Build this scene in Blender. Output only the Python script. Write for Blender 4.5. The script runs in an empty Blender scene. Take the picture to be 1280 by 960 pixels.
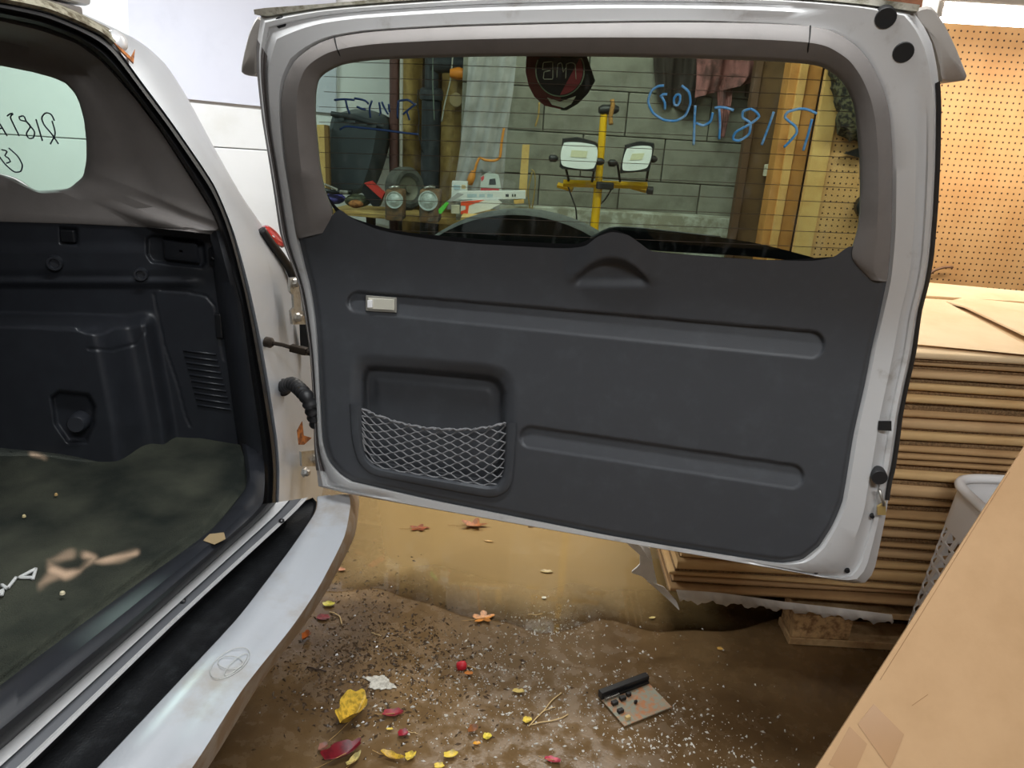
import bpy, bmesh, math, random
import numpy as np
from mathutils import Vector, Matrix
random.seed(7); rng = np.random.default_rng(7)
SC = bpy.context.scene; COL = SC.collection

# ------------------------------------------------------------------ camera, world, lights, exposure
FPX, PITCH, ROLL, EYE = 950.0, math.radians(20), math.radians(3.5), 1.45
CP = np.array([0, 0, EYE])
_f = np.array([0, math.cos(PITCH), -math.sin(PITCH)]); _r0 = np.array([1.0, 0, 0]); _u0 = np.cross(_r0, _f)
_r = math.cos(ROLL)*_r0 + math.sin(ROLL)*_u0; _u = -math.sin(ROLL)*_r0 + math.cos(ROLL)*_u0
cd = bpy.data.cameras.new('camera'); cam = bpy.data.objects.new('camera', cd); COL.objects.link(cam)
cd.sensor_fit = 'HORIZONTAL'; cd.sensor_width = 36.0; cd.lens = FPX/1280*36.0; cd.clip_start = .02; cd.clip_end = 60
M = Matrix.Identity(4)
for i in range(3):
    M[i][0] = _r[i]; M[i][1] = _u[i]; M[i][2] = -_f[i]; M[i][3] = CP[i]
cam.matrix_world = M; SC.camera = cam
wd = bpy.data.worlds.new('world'); SC.world = wd; wd.use_nodes = True
wd.node_tree.nodes['Background'].inputs[0].default_value = (.75, .8, .9, 1); wd.node_tree.nodes['Background'].inputs[1].default_value = .12
SC.view_settings.view_transform = 'Standard'; SC.view_settings.look = 'None'
SC.view_settings.exposure = 0.0; SC.view_settings.gamma = 1.0; SC.view_settings.use_curve_mapping = False
# fluorescent fixtures of the garage, led by an added front fill: (x, y, z, length, along, watts, colour)
LAMPS = [(0.45, -0.60, 2.42, 1.2, 'x', 46, (.95, .98, 1)),  # unseen fixture, added as front fill
         (-2.3, 2.9, 2.42, 1.2, 'x', 65, (.93, .97, 1)),
         (1.965, 2.95, 1.842, 1.2, 'x', 10, (1, .92, .82)),
         (0.35, 2.95, 2.42, 1.2, 'x', 34, (1, .98, .92)),
         (-0.10, 0.95, 2.42, 1.2, 'x', 24, (.94, .98, 1))]

# ------------------------------------------------------------------ helpers
def S(r, g, b):
    c = lambda v: (v/255/12.92) if v/255 <= .04045 else ((v/255+.055)/1.055)**2.4
    return (c(r), c(g), c(b), 1)
MATS = {}
def mk(name, col, rough=.5, metal=0.0, var=None, col2=None, bump=None, spec=.5, rvar=None, trans=0, emit=None, alpha=None, coat=0):
    if name in MATS: return MATS[name]
    m = bpy.data.materials.new(name); m.use_nodes = True; nt = m.node_tree; N = nt.nodes; L = nt.links
    b = N['Principled BSDF']; b.inputs['Base Color'].default_value = col; b.inputs['Roughness'].default_value = rough
    b.inputs['Metallic'].default_value = metal; b.inputs['Specular IOR Level'].default_value = spec
    if coat: b.inputs['Coat Weight'].default_value = coat; b.inputs['Coat Roughness'].default_value = .08
    tc = N.new('ShaderNodeTexCoord')
    if var:
        nz = N.new('ShaderNodeTexNoise'); nz.inputs['Scale'].default_value = var[0]; nz.inputs['Detail'].default_value = 6; nz.inputs['Roughness'].default_value = .65
        L.new(tc.outputs['Object'], nz.inputs['Vector'])
        mr = N.new('ShaderNodeMapRange'); mr.inputs[1].default_value = var[1]; mr.inputs[2].default_value = var[2]
        mr.interpolation_type = 'SMOOTHSTEP'
        mx = N.new('ShaderNodeMix'); mx.data_type = 'RGBA'; mx.inputs[6].default_value = col; mx.inputs[7].default_value = col2
        L.new(nz.outputs[0], mr.inputs[0]); L.new(mr.outputs[0], mx.inputs[0]); L.new(mx.outputs[2], b.inputs['Base Color'])
        if rvar:
            m2 = N.new('ShaderNodeMapRange'); m2.inputs[3].default_value = rvar[0]; m2.inputs[4].default_value = rvar[1]
            L.new(mr.outputs[0], m2.inputs[0]); L.new(m2.outputs[0], b.inputs['Roughness'])
    if bump:
        n2 = N.new('ShaderNodeTexNoise'); n2.inputs['Scale'].default_value = bump[0]; n2.inputs['Detail'].default_value = 4
        L.new(tc.outputs['Object'], n2.inputs['Vector'])
        bp = N.new('ShaderNodeBump'); bp.inputs['Strength'].default_value = bump[1]; bp.inputs['Distance'].default_value = bump[2] if len(bump) > 2 else .002
        L.new(n2.outputs[0], bp.inputs['Height']); L.new(bp.outputs[0], b.inputs['Normal'])
    if emit: b.inputs['Emission Color'].default_value = emit[0]; b.inputs['Emission Strength'].default_value = emit[1]
    if trans: b.inputs['Transmission Weight'].default_value = trans
    MATS[name] = m; return m
def glassmat(name, tint, gloss=.06, rough=.02, streak=0):
    m = bpy.data.materials.new(name); m.use_nodes = True; nt = m.node_tree; N = nt.nodes; L = nt.links
    N.remove(N['Principled BSDF']); out = N['Material Output']
    t = N.new('ShaderNodeBsdfTransparent'); t.inputs[0].default_value = tint
    g = N.new('ShaderNodeBsdfGlossy'); g.inputs[1].default_value = rough
    fr = N.new('ShaderNodeLayerWeight'); fr.inputs[0].default_value = .25
    mu = N.new('ShaderNodeMath'); mu.operation = 'MULTIPLY_ADD'; mu.inputs[1].default_value = .5; mu.inputs[2].default_value = gloss*.3
    L.new(fr.outputs['Fresnel'], mu.inputs[0])
    mix = N.new('ShaderNodeMixShader'); L.new(mu.outputs[0], mix.inputs[0]); L.new(t.outputs[0], mix.inputs[1]); L.new(g.outputs[0], mix.inputs[2])
    last = mix
    if streak:
        d = N.new('ShaderNodeBsdfDiffuse'); d.inputs[0].default_value = (.7, .72, .7, 1)
        tc = N.new('ShaderNodeTexCoord'); mp = N.new('ShaderNodeMapping'); mp.inputs['Scale'].default_value = (70, 70, 4)
        nz = N.new('ShaderNodeTexNoise'); nz.inputs['Scale'].default_value = 1.0; nz.inputs['Detail'].default_value = 5
        L.new(tc.outputs['Object'], mp.inputs[0]); L.new(mp.outputs[0], nz.inputs[0])
        mr = N.new('ShaderNodeMapRange'); mr.inputs[1].default_value = .56; mr.inputs[2].default_value = .8; mr.inputs[3].default_value = .003; mr.inputs[4].default_value = streak
        L.new(nz.outputs[0], mr.inputs[0])
        m2 = N.new('ShaderNodeMixShader'); L.new(mr.outputs[0], m2.inputs[0]); L.new(mix.outputs[0], m2.inputs[1]); L.new(d.outputs[0], m2.inputs[2]); last = m2
    L.new(last.outputs[0], out.inputs[0]); MATS[name] = m; return m

def ray(px, py):
    px = np.asarray(px, float); py = np.asarray(py, float)
    return _f + ((px-640)/FPX)[..., None]*_r - ((py-480)/FPX)[..., None]*_u
def atz(px, py, z):                       # the point of the level plane at height z seen at a photo pixel
    d = ray(px, py); return CP + d*((z-EYE)/d[..., 2])[..., None]
def aty(px, py, Y):                       # the point of the upright plane at depth Y
    d = ray(px, py); return CP + d*(Y/d[..., 1])[..., None]
def atp(px, py, p, n):
    d = ray(px, py); p = np.asarray(p, float); n = np.asarray(n, float); return CP + d*(((p-CP)@n)/(d@n))[..., None]
def sp(z, z0, w): return w*np.log1p(np.exp(np.clip((z-z0)/w, -40, 40)))
def surf(px, py, p0, n, prof, off):
    d = ray(px, py); s = np.zeros(d.shape[:-1]) + off
    for _ in range(40):
        t = ((p0-CP)@n + s)/(d@n); p = CP + t[..., None]*d; s = .5*s + .5*(prof(p[..., 2]) + off)
    return p
_A = atz(400, 607, .62); _B = atz(1085, 727, .62); DU = (_B-_A)/np.linalg.norm(_B-_A); DN = np.array([DU[1], -DU[0], 0])
def D(px, py, off=0.0):                   # inner face of the open rear door, leaning towards the cabin above the belt line
    return surf(px, py, _A, DN, lambda z: .35*sp(z, 1.12, .03), off)
_ON = np.array([math.cos(math.radians(6)), -math.sin(math.radians(6)), 0]); _OP = np.array([-.535, 1.55, .6])
def O(px, py, off=0.0):                   # rear opening of the body
    return surf(px, py, _OP, _ON, lambda z: -.10*(z-.6)-.42*sp(z, 1.12, .04), off)
def SP(px, py, off=0.0):                  # right cargo side, leaning inwards above the belt line
    return surf(px, py, np.array([0, 1.72, 0]), np.array([0, -1.0, 0]), lambda z: .22*sp(z, 1.12, .05), off)

def arr(pts): return np.array(pts, float)
def resamp(pts, n, smooth=True, closed=False):
    p = arr(pts)
    if closed: p = np.vstack([p, p[:1]])
    if smooth and len(p) > 2:
        q = []; m = len(p)
        for i in range(m-1):
            p1, p2 = p[i], p[i+1]
            p0 = p[i-1] if i > 0 else (p[m-2] if closed else 2*p1-p2)
            p3 = p[i+2] if i+2 < m else (p[1] if closed else 2*p2-p1)
            for t in np.linspace(0, 1, 8, endpoint=False):
                t2, t3 = t*t, t*t*t
                c = .5*((2*p1)+(-p0+p2)*t+(2*p0-5*p1+4*p2-p3)*t2+(-p0+3*p1-3*p2+p3)*t3)
                l = p1+(p2-p1)*t; q.append(.6*c+.4*l)
        q.append(p[-1]); p = arr(q)
    s = np.r_[0, np.cumsum(np.linalg.norm(np.diff(p, axis=0), axis=1))]
    t = np.linspace(0, s[-1], n+1 if closed else n)
    o = np.stack([np.interp(t, s, p[:, k]) for k in range(p.shape[1])], 1)
    return o[:-1] if closed else o
def segs(ss, n): return np.vstack([resamp(s, n)[:-1] for s in ss])

WO = {}
def link(o, parent=None, origin=(0, 0, 0)):
    COL.objects.link(o); WO[o.name] = np.array(origin, float)
    if parent is not None:
        o.parent = parent; o.location = Vector(np.array(origin)-WO[parent.name])
    else: o.location = Vector(origin)
    return o
def tag(o, label, cat, group=None, kind=None):
    if label: o['label'] = label
    if cat: o['category'] = cat
    if group: o['group'] = group
    if kind: o['kind'] = kind
    return o
def thing(name, loc, label, cat, group=None):
    o = bpy.data.objects.new(name, None); o.empty_display_size = .05
    link(o, None, loc); return tag(o, label, cat, group)
class MB:
    def __init__(s): s.v = []; s.f = []; s.m = []
    def add(s, V, F, mi=0):
        b = len(s.v); s.v.extend([tuple(map(float, p)) for p in V]); s.f.extend([tuple(b+i for i in q) for q in F]); s.m.extend([mi]*len(F)); return s
    def loft(s, rings, closed=False, mi=0, cap=False, flip=False):
        n = len(rings[0]); V = [p for r_ in rings for p in r_]; F = []
        for k in range(len(rings)-1):
            for i in range(n if closed else n-1):
                j = (i+1) % n; q = (k*n+i, k*n+j, (k+1)*n+j, (k+1)*n+i); F.append(q[::-1] if flip else q)
        if cap: F.append(tuple(range(n))[::-1]); F.append(tuple((len(rings)-1)*n+i for i in range(n)))
        return s.add(V, F, mi)
    def prism(s, pts, vec, mi=0):
        P = arr(pts); Q = P+np.array(vec, float); return s.loft([P, Q], True, mi, True)
    def box(s, c, h, R=None, mi=0, bev=0):
        bm = bmesh.new(); bmesh.ops.create_cube(bm, size=2)
        for v in bm.verts: v.co = Vector((v.co.x*h[0], v.co.y*h[1], v.co.z*h[2]))
        if bev: bmesh.ops.bevel(bm, geom=list(bm.edges), offset=bev, segments=2, profile=.5, affect='EDGES')
        bm.verts.index_update(); Rm = np.eye(3) if R is None else np.array(R)
        V = [Rm@np.array(v.co)+np.array(c) for v in bm.verts]; F = [[v.index for v in f.verts] for f in bm.faces]; bm.free()
        return s.add(V, F, mi)
    def tube(s, path, r, n=8, mi=0, closed=False, cap=True):
        P = arr(path); m = len(P); T = np.gradient(P, axis=0)
        if closed: T = np.roll(P, -1, 0)-np.roll(P, 1, 0)
        T /= np.linalg.norm(T, axis=1)[:, None]+1e-12
        up = np.array([0, 0, 1.0]) if abs(T[0][2]) < .9 else np.array([1.0, 0, 0]); rings = []
        rr = np.zeros(m)+r if np.isscalar(r) else arr(r)
        x = np.cross(T[0], up)
        for i in range(m):
            x = x-T[i]*(x@T[i]); x /= np.linalg.norm(x)+1e-12; y = np.cross(T[i], x)
            rings.append([P[i]+rr[i]*(math.cos(a)*x+math.sin(a)*y) for a in np.linspace(0, 2*math.pi, n, endpoint=False)])
        if closed: rings.append(rings[0])
        return s.loft(rings, True, mi, cap and not closed)
    def lathe(s, c, axis, prof, n=32, mi=0, cap=False):
        a = arr(axis)/np.linalg.norm(axis); e = np.array([0, 0, 1.0]) if abs(a[2]) < .9 else np.array([1.0, 0, 0])
        x = np.cross(a, e); x /= np.linalg.norm(x); y = np.cross(a, x); rings = []
        for h, r in prof: rings.append([np.array(c)+a*h+r*(math.cos(t)*x+math.sin(t)*y) for t in np.linspace(0, 2*math.pi, n, endpoint=False)])
        return s.loft(rings, True, mi, cap)
    def build(s, name, mats, parent=None, smooth=False, label=None, cat=None, group=None, kind=None, base=True, fixn=True):
        V = arr(s.v); lo = V.min(0); hi = V.max(0); org = np.array([(lo[0]+hi[0])/2, (lo[1]+hi[1])/2, lo[2] if base else (lo[2]+hi[2])/2])
        me = bpy.data.meshes.new(name); me.from_pydata([tuple(p) for p in V-org], [], s.f)
        for m in (mats if isinstance(mats, (list, tuple)) else [mats]): me.materials.append(m)
        me.polygons.foreach_set('material_index', s.m)
        if fixn:
            bm = bmesh.new(); bm.from_mesh(me); bmesh.ops.recalc_face_normals(bm, faces=bm.faces); bm.to_mesh(me); bm.free()
        if smooth:
            me.polygons.foreach_set('use_smooth', [True]*len(me.polygons))
            if smooth is not True: me.set_sharp_from_angle(angle=math.radians(smooth))
        me.update(); o = bpy.data.objects.new(name, me); link(o, parent, org)
        return tag(o, label, cat, group, kind)
def pts3(fn, pts, *a):
    p = arr(pts); return fn(p[:, 0], p[:, 1], *a)
def slab(name, pts, Y, th, mats, parent=None, label=None, cat=None, group=None, kind=None, smooth=False):
    return MB().prism(pts3(aty, pts, Y), (0, th, 0)).build(name, mats, parent, smooth, label, cat, group, kind)
def strokes(name, lines, fn, r, mats, parent, n=5, smooth=True):
    mb = MB()
    for ln in lines:
        k = max(2, int(np.sum(np.linalg.norm(np.diff(arr(ln), axis=0), axis=1))/2.5)+1)
        q = resamp(ln, k, smooth); mb.tube(fn(q[:, 0], q[:, 1]), r, n)
    return mb.build(name, mats, parent, True)
def sst(a, b, x):
    t = np.clip((x-a)/(b-a), 0, 1); return t*t*(3-2*t)
def sdline(X, Y, pts, closed=False):       # distance to a polyline; negative inside when closed
    p = arr(pts); 
    if closed: p = np.vstack([p, p[:1]])
    d = np.full(X.shape, 1e9); ins = np.zeros(X.shape, bool)
    for (x0, y0), (x1, y1) in zip(p[:-1], p[1:]):
        ex, ey = x1-x0, y1-y0; t = np.clip(((X-x0)*ex+(Y-y0)*ey)/(ex*ex+ey*ey+1e-9), 0, 1)
        d = np.minimum(d, np.hypot(X-x0-t*ex, Y-y0-t*ey))
        if closed:
            c = (y0 > Y) != (y1 > Y); xi = x0+(Y-y0)*ex/(ey if abs(ey) > 1e-9 else 1e-9); ins ^= c & (X < xi)
    return np.where(ins, -d, d) if closed else d
def coons(top, right, bottom, left, nu, nv):   # top: L->R, bottom: L->R, left: T->B, right: T->B
    T = resamp(top, nu); Bq = resamp(bottom, nu); Lq = resamp(left, nv); R = resamp(right, nv)
    u = np.linspace(0, 1, nu)[None, :, None]; v = np.linspace(0, 1, nv)[:, None, None]
    return ((1-v)*T[None]+v*Bq[None]+(1-u)*Lq[:, None]+u*R[:, None]
            - ((1-u)*(1-v)*T[0]+u*(1-v)*T[-1]+(1-u)*v*Bq[0]+u*v*Bq[-1]))
def gridmesh(P):
    nv, nu = P.shape[:2]; V = P.reshape(-1, 3); F = [(j*nu+i, j*nu+i+1, (j+1)*nu+i+1, (j+1)*nu+i) for j in range(nv-1) for i in range(nu-1)]
    return V, F
def rotz(a): c, s = math.cos(a), math.sin(a); return np.array([[c, -s, 0], [s, c, 0], [0, 0, 1.0]])
def frame(x, y):                            # orthonormal frame as columns from two directions
    x = arr(x)/np.linalg.norm(x); z = np.cross(x, y); z /= np.linalg.norm(z); y = np.cross(z, x); return np.stack([x, y, z], 1)

# ------------------------------------------------------------------ materials
silver = mk('silver_paint', S(200, 204, 210), .36, .35, (5, .55, .95), S(150, 150, 150), (140, .06, .001))
jamb = mk('silver_jamb_paint', S(208, 208, 208), .40, .2, (14, .55, .85), S(150, 142, 132), (60, .08, .001))
blacktrim = mk('black_trim_plastic', S(64, 66, 70), .48, 0, (22, .45, .8), S(71, 74, 78), (900, .25, .0006))
cargoblack = mk('cargo_black_plastic', S(36, 38, 43), .42, 0, (20, .4, .8), S(41, 44, 49), (900, .2, .0006))
greytrim = mk('grey_trim_plastic', S(122, 117, 114), .6, 0, (18, .4, .8), S(114, 109, 106), (900, .2, .0006))
rubber = mk('black_rubber', S(28, 28, 30), .5, 0, None, None, (300, .2, .0008))
darkp = mk('dark_plastic', S(24, 25, 28), .35)
blackp = mk('matte_black', S(16, 16, 17), .6)
steel = mk('zinc_steel', S(190, 188, 182), .35, .8, (40, .45, .8), S(130, 120, 105))
kraft = mk('kraft_cardboard', S(202, 168, 124), .8, 0, (5, .35, .75), S(186, 150, 108), (120, .1, .001))
kraft_light = mk('pale_kraft_cardboard', S(226, 198, 158), .8, 0, (4, .35, .75), S(214, 182, 138))
corr = mk('corrugated_edge', S(160, 130, 94), .9, 0, (160, .35, .65), S(112, 88, 60), (400, .6, .003))
wood_new = mk('yellow_lumber', S(216, 182, 112), .7, 0, (14, .4, .75), S(186, 146, 84))
white_plastic = mk('white_plastic', S(244, 244, 245), .4)
# ------------------------------------------------------------------ the room
def struct(o): o['kind'] = 'structure'; return o
def floor_material():
    m = bpy.data.materials.new('wet_concrete_floor'); m.use_nodes = True; nt = m.node_tree; N = nt.nodes; L = nt.links; b = N['Principled BSDF']
    tc = N.new('ShaderNodeTexCoord')
    def noise(sc, det=6, dist=0):
        n = N.new('ShaderNodeTexNoise'); n.inputs['Scale'].default_value = sc; n.inputs['Detail'].default_value = det; n.inputs['Distortion'].default_value = dist
        L.new(tc.outputs['Object'], n.inputs['Vector']); return n
    big = noise(1.6, 5, .6); fine = noise(26, 6); grit = noise(220, 2)
    r1 = N.new('ShaderNodeValToRGB'); e = r1.color_ramp.elements; e[0].position = .38; e[0].color = S(94, 74, 50); e[1].position = .62; e[1].color = S(130, 105, 72)
    L.new(big.outputs[0], r1.inputs[0])
    r2 = N.new('ShaderNodeValToRGB'); e = r2.color_ramp.elements; e[0].position = .35; e[0].color = (.84, .82, .80, 1); e[1].position = .75; e[1].color = (1.04, 1.03, 1.0, 1)
    L.new(fine.outputs[0], r2.inputs[0])
    mx = N.new('ShaderNodeMix'); mx.data_type = 'RGBA'; mx.blend_type = 'MULTIPLY'; mx.inputs[0].default_value = 1
    L.new(r1.outputs[0], mx.inputs[6]); L.new(r2.outputs[0], mx.inputs[7]); L.new(mx.outputs[2], b.inputs['Base Color'])
    mr = N.new('ShaderNodeMapRange'); mr.inputs[1].default_value = .38; mr.inputs[2].default_value = .62; mr.inputs[3].default_value = .06; mr.inputs[4].default_value = .34
    L.new(fine.outputs[0], mr.inputs[0]); L.new(mr.outputs[0], b.inputs['Roughness'])
    bp = N.new('ShaderNodeBump'); bp.inputs['Strength'].default_value = .35; bp.inputs['Distance'].default_value = .003
    ad = N.new('ShaderNodeMath'); ad.operation = 'MULTIPLY_ADD'; ad.inputs[1].default_value = .25
    L.new(grit.outputs[0], ad.inputs[0]); L.new(fine.outputs[0], ad.inputs[2]); L.new(ad.outputs[0], bp.inputs['Height']); L.new(bp.outputs[0], b.inputs['Normal'])
    b.inputs['Specular IOR Level'].default_value = .6
    return m
struct(MB().box((0, .5, -.05), (5, 4.6, .05)).build('floor', floor_material(), label='wet brown concrete garage floor', base=False))
struct(MB().box((0, .5, 2.56), (5, 4.6, .05)).build('ceiling', mk('ceiling_boards', S(170, 160, 148), .8), base=False))
ivory = mk('wall_paint_plain', S(205, 200, 192), .7)
struct(MB().box((-4.95, .5, 1.25), (.05, 4.6, 1.25)).build('wall_left', ivory))
struct(MB().box((4.95, .5, 1.25), (.05, 4.6, 1.25)).build('wall_right', ivory))
struct(MB().box((0, -4.05, 1.25), (4.9, .05, 1.25)).build('wall_front', ivory))

# concrete block wall, seen through the rear glass
mortar = mk('mortar', S(122, 120, 110), .9, 0, (30, .4, .7), S(106, 104, 94))
blockm = mk('concrete_block', S(146, 144, 132), .85, 0, (7, .38, .68), S(116, 114, 102), (90, .35, .003))
xl = aty(575, 200, 3.95)[0]; xr = aty(955, 200, 3.95)[0]+.25
wb = struct(MB().box(((xl+xr)/2, 4.0, 1.25), ((xr-xl)/2, .03, 1.25)).build('wall_back', mortar, label='grey concrete block wall'))
z0 = float(aty(800, 172, 3.95)[2]) % .205
bmb = MB().box((0, 0, 0), (.2, .02, .1005), None, 0, .004); bo = None
row = 0; z = z0-.205
while z < 2.45:
    x = xl+.2 if row % 2 else xl+.1
    while x < xr+.1:
        cx = x; 
        if bo is None:
            bo = bmb.build('block', blockm, wb, base=False); me = bo.data; o = bo
        else:
            o = bpy.data.objects.new('block', me); COL.objects.link(o); o.parent = wb
        zc = max(z+.1025, .1)
        o.location = Vector(np.array([cx, 3.965+rng.uniform(-.003, .003), zc])-WO[wb.name])
        if x < xl+.15: o.scale.x = .5; x += .3025
        else: x += .405
    z += .205; row += 1
# low ledge along the foot of the block wall with flaking whitewash
lz = float(aty(800, 265, 3.9)[2])
MB().box(((xl+xr)/2, 3.88, lz/2), ((xr-xl)/2, .06, lz/2)).build('ledge', mk('whitewashed_ledge', S(150, 146, 128), .85, 0, (9, .42, .6), S(196, 198, 186), (60, .4, .004)), wb)

# white boarded wall to the left
whitew = mk('white_wall_panel', S(238, 239, 238), .45, 0, (2.2, .5, .8), S(228, 228, 224))
xw = aty(490, 160, 4.25)[0]
ww = struct(MB().box(((xw-4.9)/2, 4.36, 1.25), ((xw+4.9)/2, .05, 1.25)).build('wall_back_left', mk('white_wall_base', S(215, 214, 210), .6), label='white panelled wall behind the car'))
pz = [0.0]+[float(aty(300, y, 4.28)[2]) for y in (186,)]+[2.5]
for a, bz in ((0.02, pz[1]-.62), (pz[1]-.615, pz[1]-.003), (pz[1]+.003, 2.48)):
    for x0, x1 in ((-4.88, -4.02), (-4.015, xw-.006)):
        MB().box(((x0+x1)/2, 4.297, (a+bz)/2), ((x1-x0)/2, .012, (bz-a)/2), None, 0, .003).build('panel', whitew, ww)
# stud bay with paper-faced insulation and drain pipes
struct(MB().box(((xw+xl)/2, 4.36, 1.25), ((xl-xw)/2, .05, 1.25)).build('wall_back_bay', mk('bay_sheathing', S(92, 74, 50), .9, 0, (12, .4, .7), S(60, 46, 32)), label='open stud bay between the white wall and the block wall'))

# pegboard wall with its frame of planks
def pegboard():
    m = bpy.data.materials.new('pegboard'); m.use_nodes = True; nt = m.node_tree; N = nt.nodes; L = nt.links; b = N['Principled BSDF']; b.inputs['Roughness'].default_value = .6
    tc = N.new('ShaderNodeTexCoord'); sx = N.new('ShaderNodeSeparateXYZ'); L.new(tc.outputs['Object'], sx.inputs[0])
    def mth(op, a, c):
        n = N.new('ShaderNodeMath'); n.operation = op
        for i, q in enumerate((a, c)):
            if q is None: continue
            if isinstance(q, (int, float)): n.inputs[i].default_value = q
            else: L.new(q, n.inputs[i])
        return n.outputs[0]
    def cell(o): return mth('SUBTRACT', mth('FRACT', mth('DIVIDE', o, .0262), None), .5)
    d = mth('SQRT', mth('ADD', mth('POWER', cell(sx.outputs[0]), 2), mth('POWER', cell(sx.outputs[2]), 2)), None)
    hole = mth('LESS_THAN', d, .15)
    nz = N.new('ShaderNodeTexNoise'); nz.inputs['Scale'].default_value = 5; nz.inputs['Detail'].default_value = 6; L.new(tc.outputs['Object'], nz.inputs[0])
    r = N.new('ShaderNodeValToRGB'); e = r.color_ramp.elements; e[0].position = .3; e[0].color = S(204, 152, 94); e[1].position = .7; e[1].color = S(222, 176, 118); L.new(nz.outputs[0], r.inputs[0])
    mx = N.new('ShaderNodeMix'); mx.data_type = 'RGBA'; mx.inputs[7].default_value = S(70, 40, 18); L.new(hole, mx.inputs[0]); L.new(r.outputs[0], mx.inputs[6]); L.new(mx.outputs[2], b.inputs['Base Color'])
    inv = mth('SUBTRACT', 1.0, hole); bp = N.new('ShaderNodeBump'); bp.inputs['Strength'].default_value = .6; bp.inputs['Distance'].default_value = .003; L.new(inv, bp.inputs['Height']); L.new(bp.outputs[0], b.inputs['Normal'])
    return m
PY = 3.45
xa = aty(1012, 200, PY)[0]; zt = float(aty(1230, 22, PY)[2])
struct(MB().box(((xa+3.6)/2, PY+.01, (.55+zt)/2), ((3.6-xa)/2, .008, (zt-.55)/2)).build('wall_right_pegboard', pegboard(), label='yellow brown pegboard panel'))
struct(MB().box(((xa+3.6)/2, PY+.06, .27), ((3.6-xa)/2, .02, .27)).build('wall_back_right', ivory))
hdr = mk('header_board', S(128, 84, 60), .7, 0, (10, .4, .7), S(100, 62, 42))
struct(MB().box(((xa-.1+3.6)/2, PY+.02, (zt+2.5)/2), ((3.7-xa)/2, .03, (2.5-zt)/2)).build('trim_1', hdr, label='brown header board above the pegboard'))
struct(MB().box((4.25, PY+.05, 1.25), (.66, .02, 1.25)).build('wall_back_far_right', ivory))
plankm = [mk('orange_plank', S(206, 146, 78), .6, 0, (9, .4, .75), S(172, 110, 52)), mk('pale_plank', S(222, 176, 108), .6, 0, (9, .4, .7), S(204, 150, 84)),
          mk('dark_brown_plank', S(112, 84, 52), .7, 0, (8, .35, .7), S(84, 60, 36)), mk('umber_plank', S(88, 62, 42), .7), mk('plywood_strip', S(224, 184, 116), .6, 0, (7, .4, .7), S(208, 162, 94))]
def plank(x0, x1, Y, th, mat, label):
    a = aty(x0, 200, Y)[0]; b = aty(x1, 200, Y)[0]
    return struct(MB().box(((a+b)/2, Y+th/2, 1.25), ((b-a)/2, th/2, 1.25), None, 0, .003).build('trim_2', mat, label=label))
plank(927, 936, 3.60, .05, plankm[3], 'narrow dark plank beside the block wall')
plank(936, 969, 3.63, .04, plankm[2], 'wide dark brown plank left of the orange post')
plank(969, 981, 3.50, .09, plankm[0], 'orange wooden post, left strip')
plank(981, 991, 3.485, .08, plankm[1], 'pale strip of the wooden post')
plank(991, 1008, 3.50, .09, plankm[0], 'orange wooden post, right strip')
plank(1008, 1013, 3.52, .05, plankm[3], 'dark gap strip between post and plywood')
plank(1013, 1036, 3.44, .02, plankm[4], 'plain plywood strip at the pegboard edge')

# ------------------------------------------------------------------ fluorescent fixtures
tubem = mk('lit_tube', (1, 1, 1, 1), .4, emit=((1, .95, .9, 1), 9.0))
fixm = mk('lamp_housing_enamel', S(230, 228, 224), .5)
LL = ['fluorescent fixture with two lit tubes above the camera', 'fluorescent fixture with two lit tubes above the white wall', 'lit fluorescent fixture above the pegboard',
      'fluorescent fixture with two lit tubes in front of the block wall', 'fluorescent fixture with two lit tubes above the open car door']
for (x, y, z, ln, al, w, c), lab in zip(LAMPS, LL):
    t = thing('fluorescent_lamp', (x, y, z), lab, 'lamp', 'garage fluorescent lamps')
    R = rotz(0 if al == 'x' else math.pi/2); h = ln/2
    MB().box((x, y, z+.05), (h, .07, .025), R, 0, .008).build('housing', fixm, t)
    for s in (-1, 1):
        p = R@np.array([0, s*.035, 0])+np.array([x, y, z])
        MB().tube([p-R@np.array([h-.02, 0, 0]), p+R@np.array([h-.02, 0, 0])], .016 if z > 2.3 else .027, 10).build('tube', tubem, t, True)
        e = R@np.array([s*(h-.01), 0, 0])+np.array([x, y, z+.01]); MB().box(e, (.012, .06, .03), R, 0, .004).build('end_cap', fixm, t)
    if z < 2.3: MB().box((x, y+.25, z+.09), (.03, .3, .015), None, 0, .003).build('bracket', steel, t)
    ld = bpy.data.lights.new('tube_light', 'AREA'); ld.shape = 'RECTANGLE'; ld.size = ln; ld.size_y = .12; ld.energy = w; ld.color = c
    lo = bpy.data.objects.new('tube_light', ld); COL.objects.link(lo); lo.parent = t; lo.location = (0, 0, -.03); lo.rotation_euler = (0, 0, 0 if al == 'x' else math.pi/2)
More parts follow.
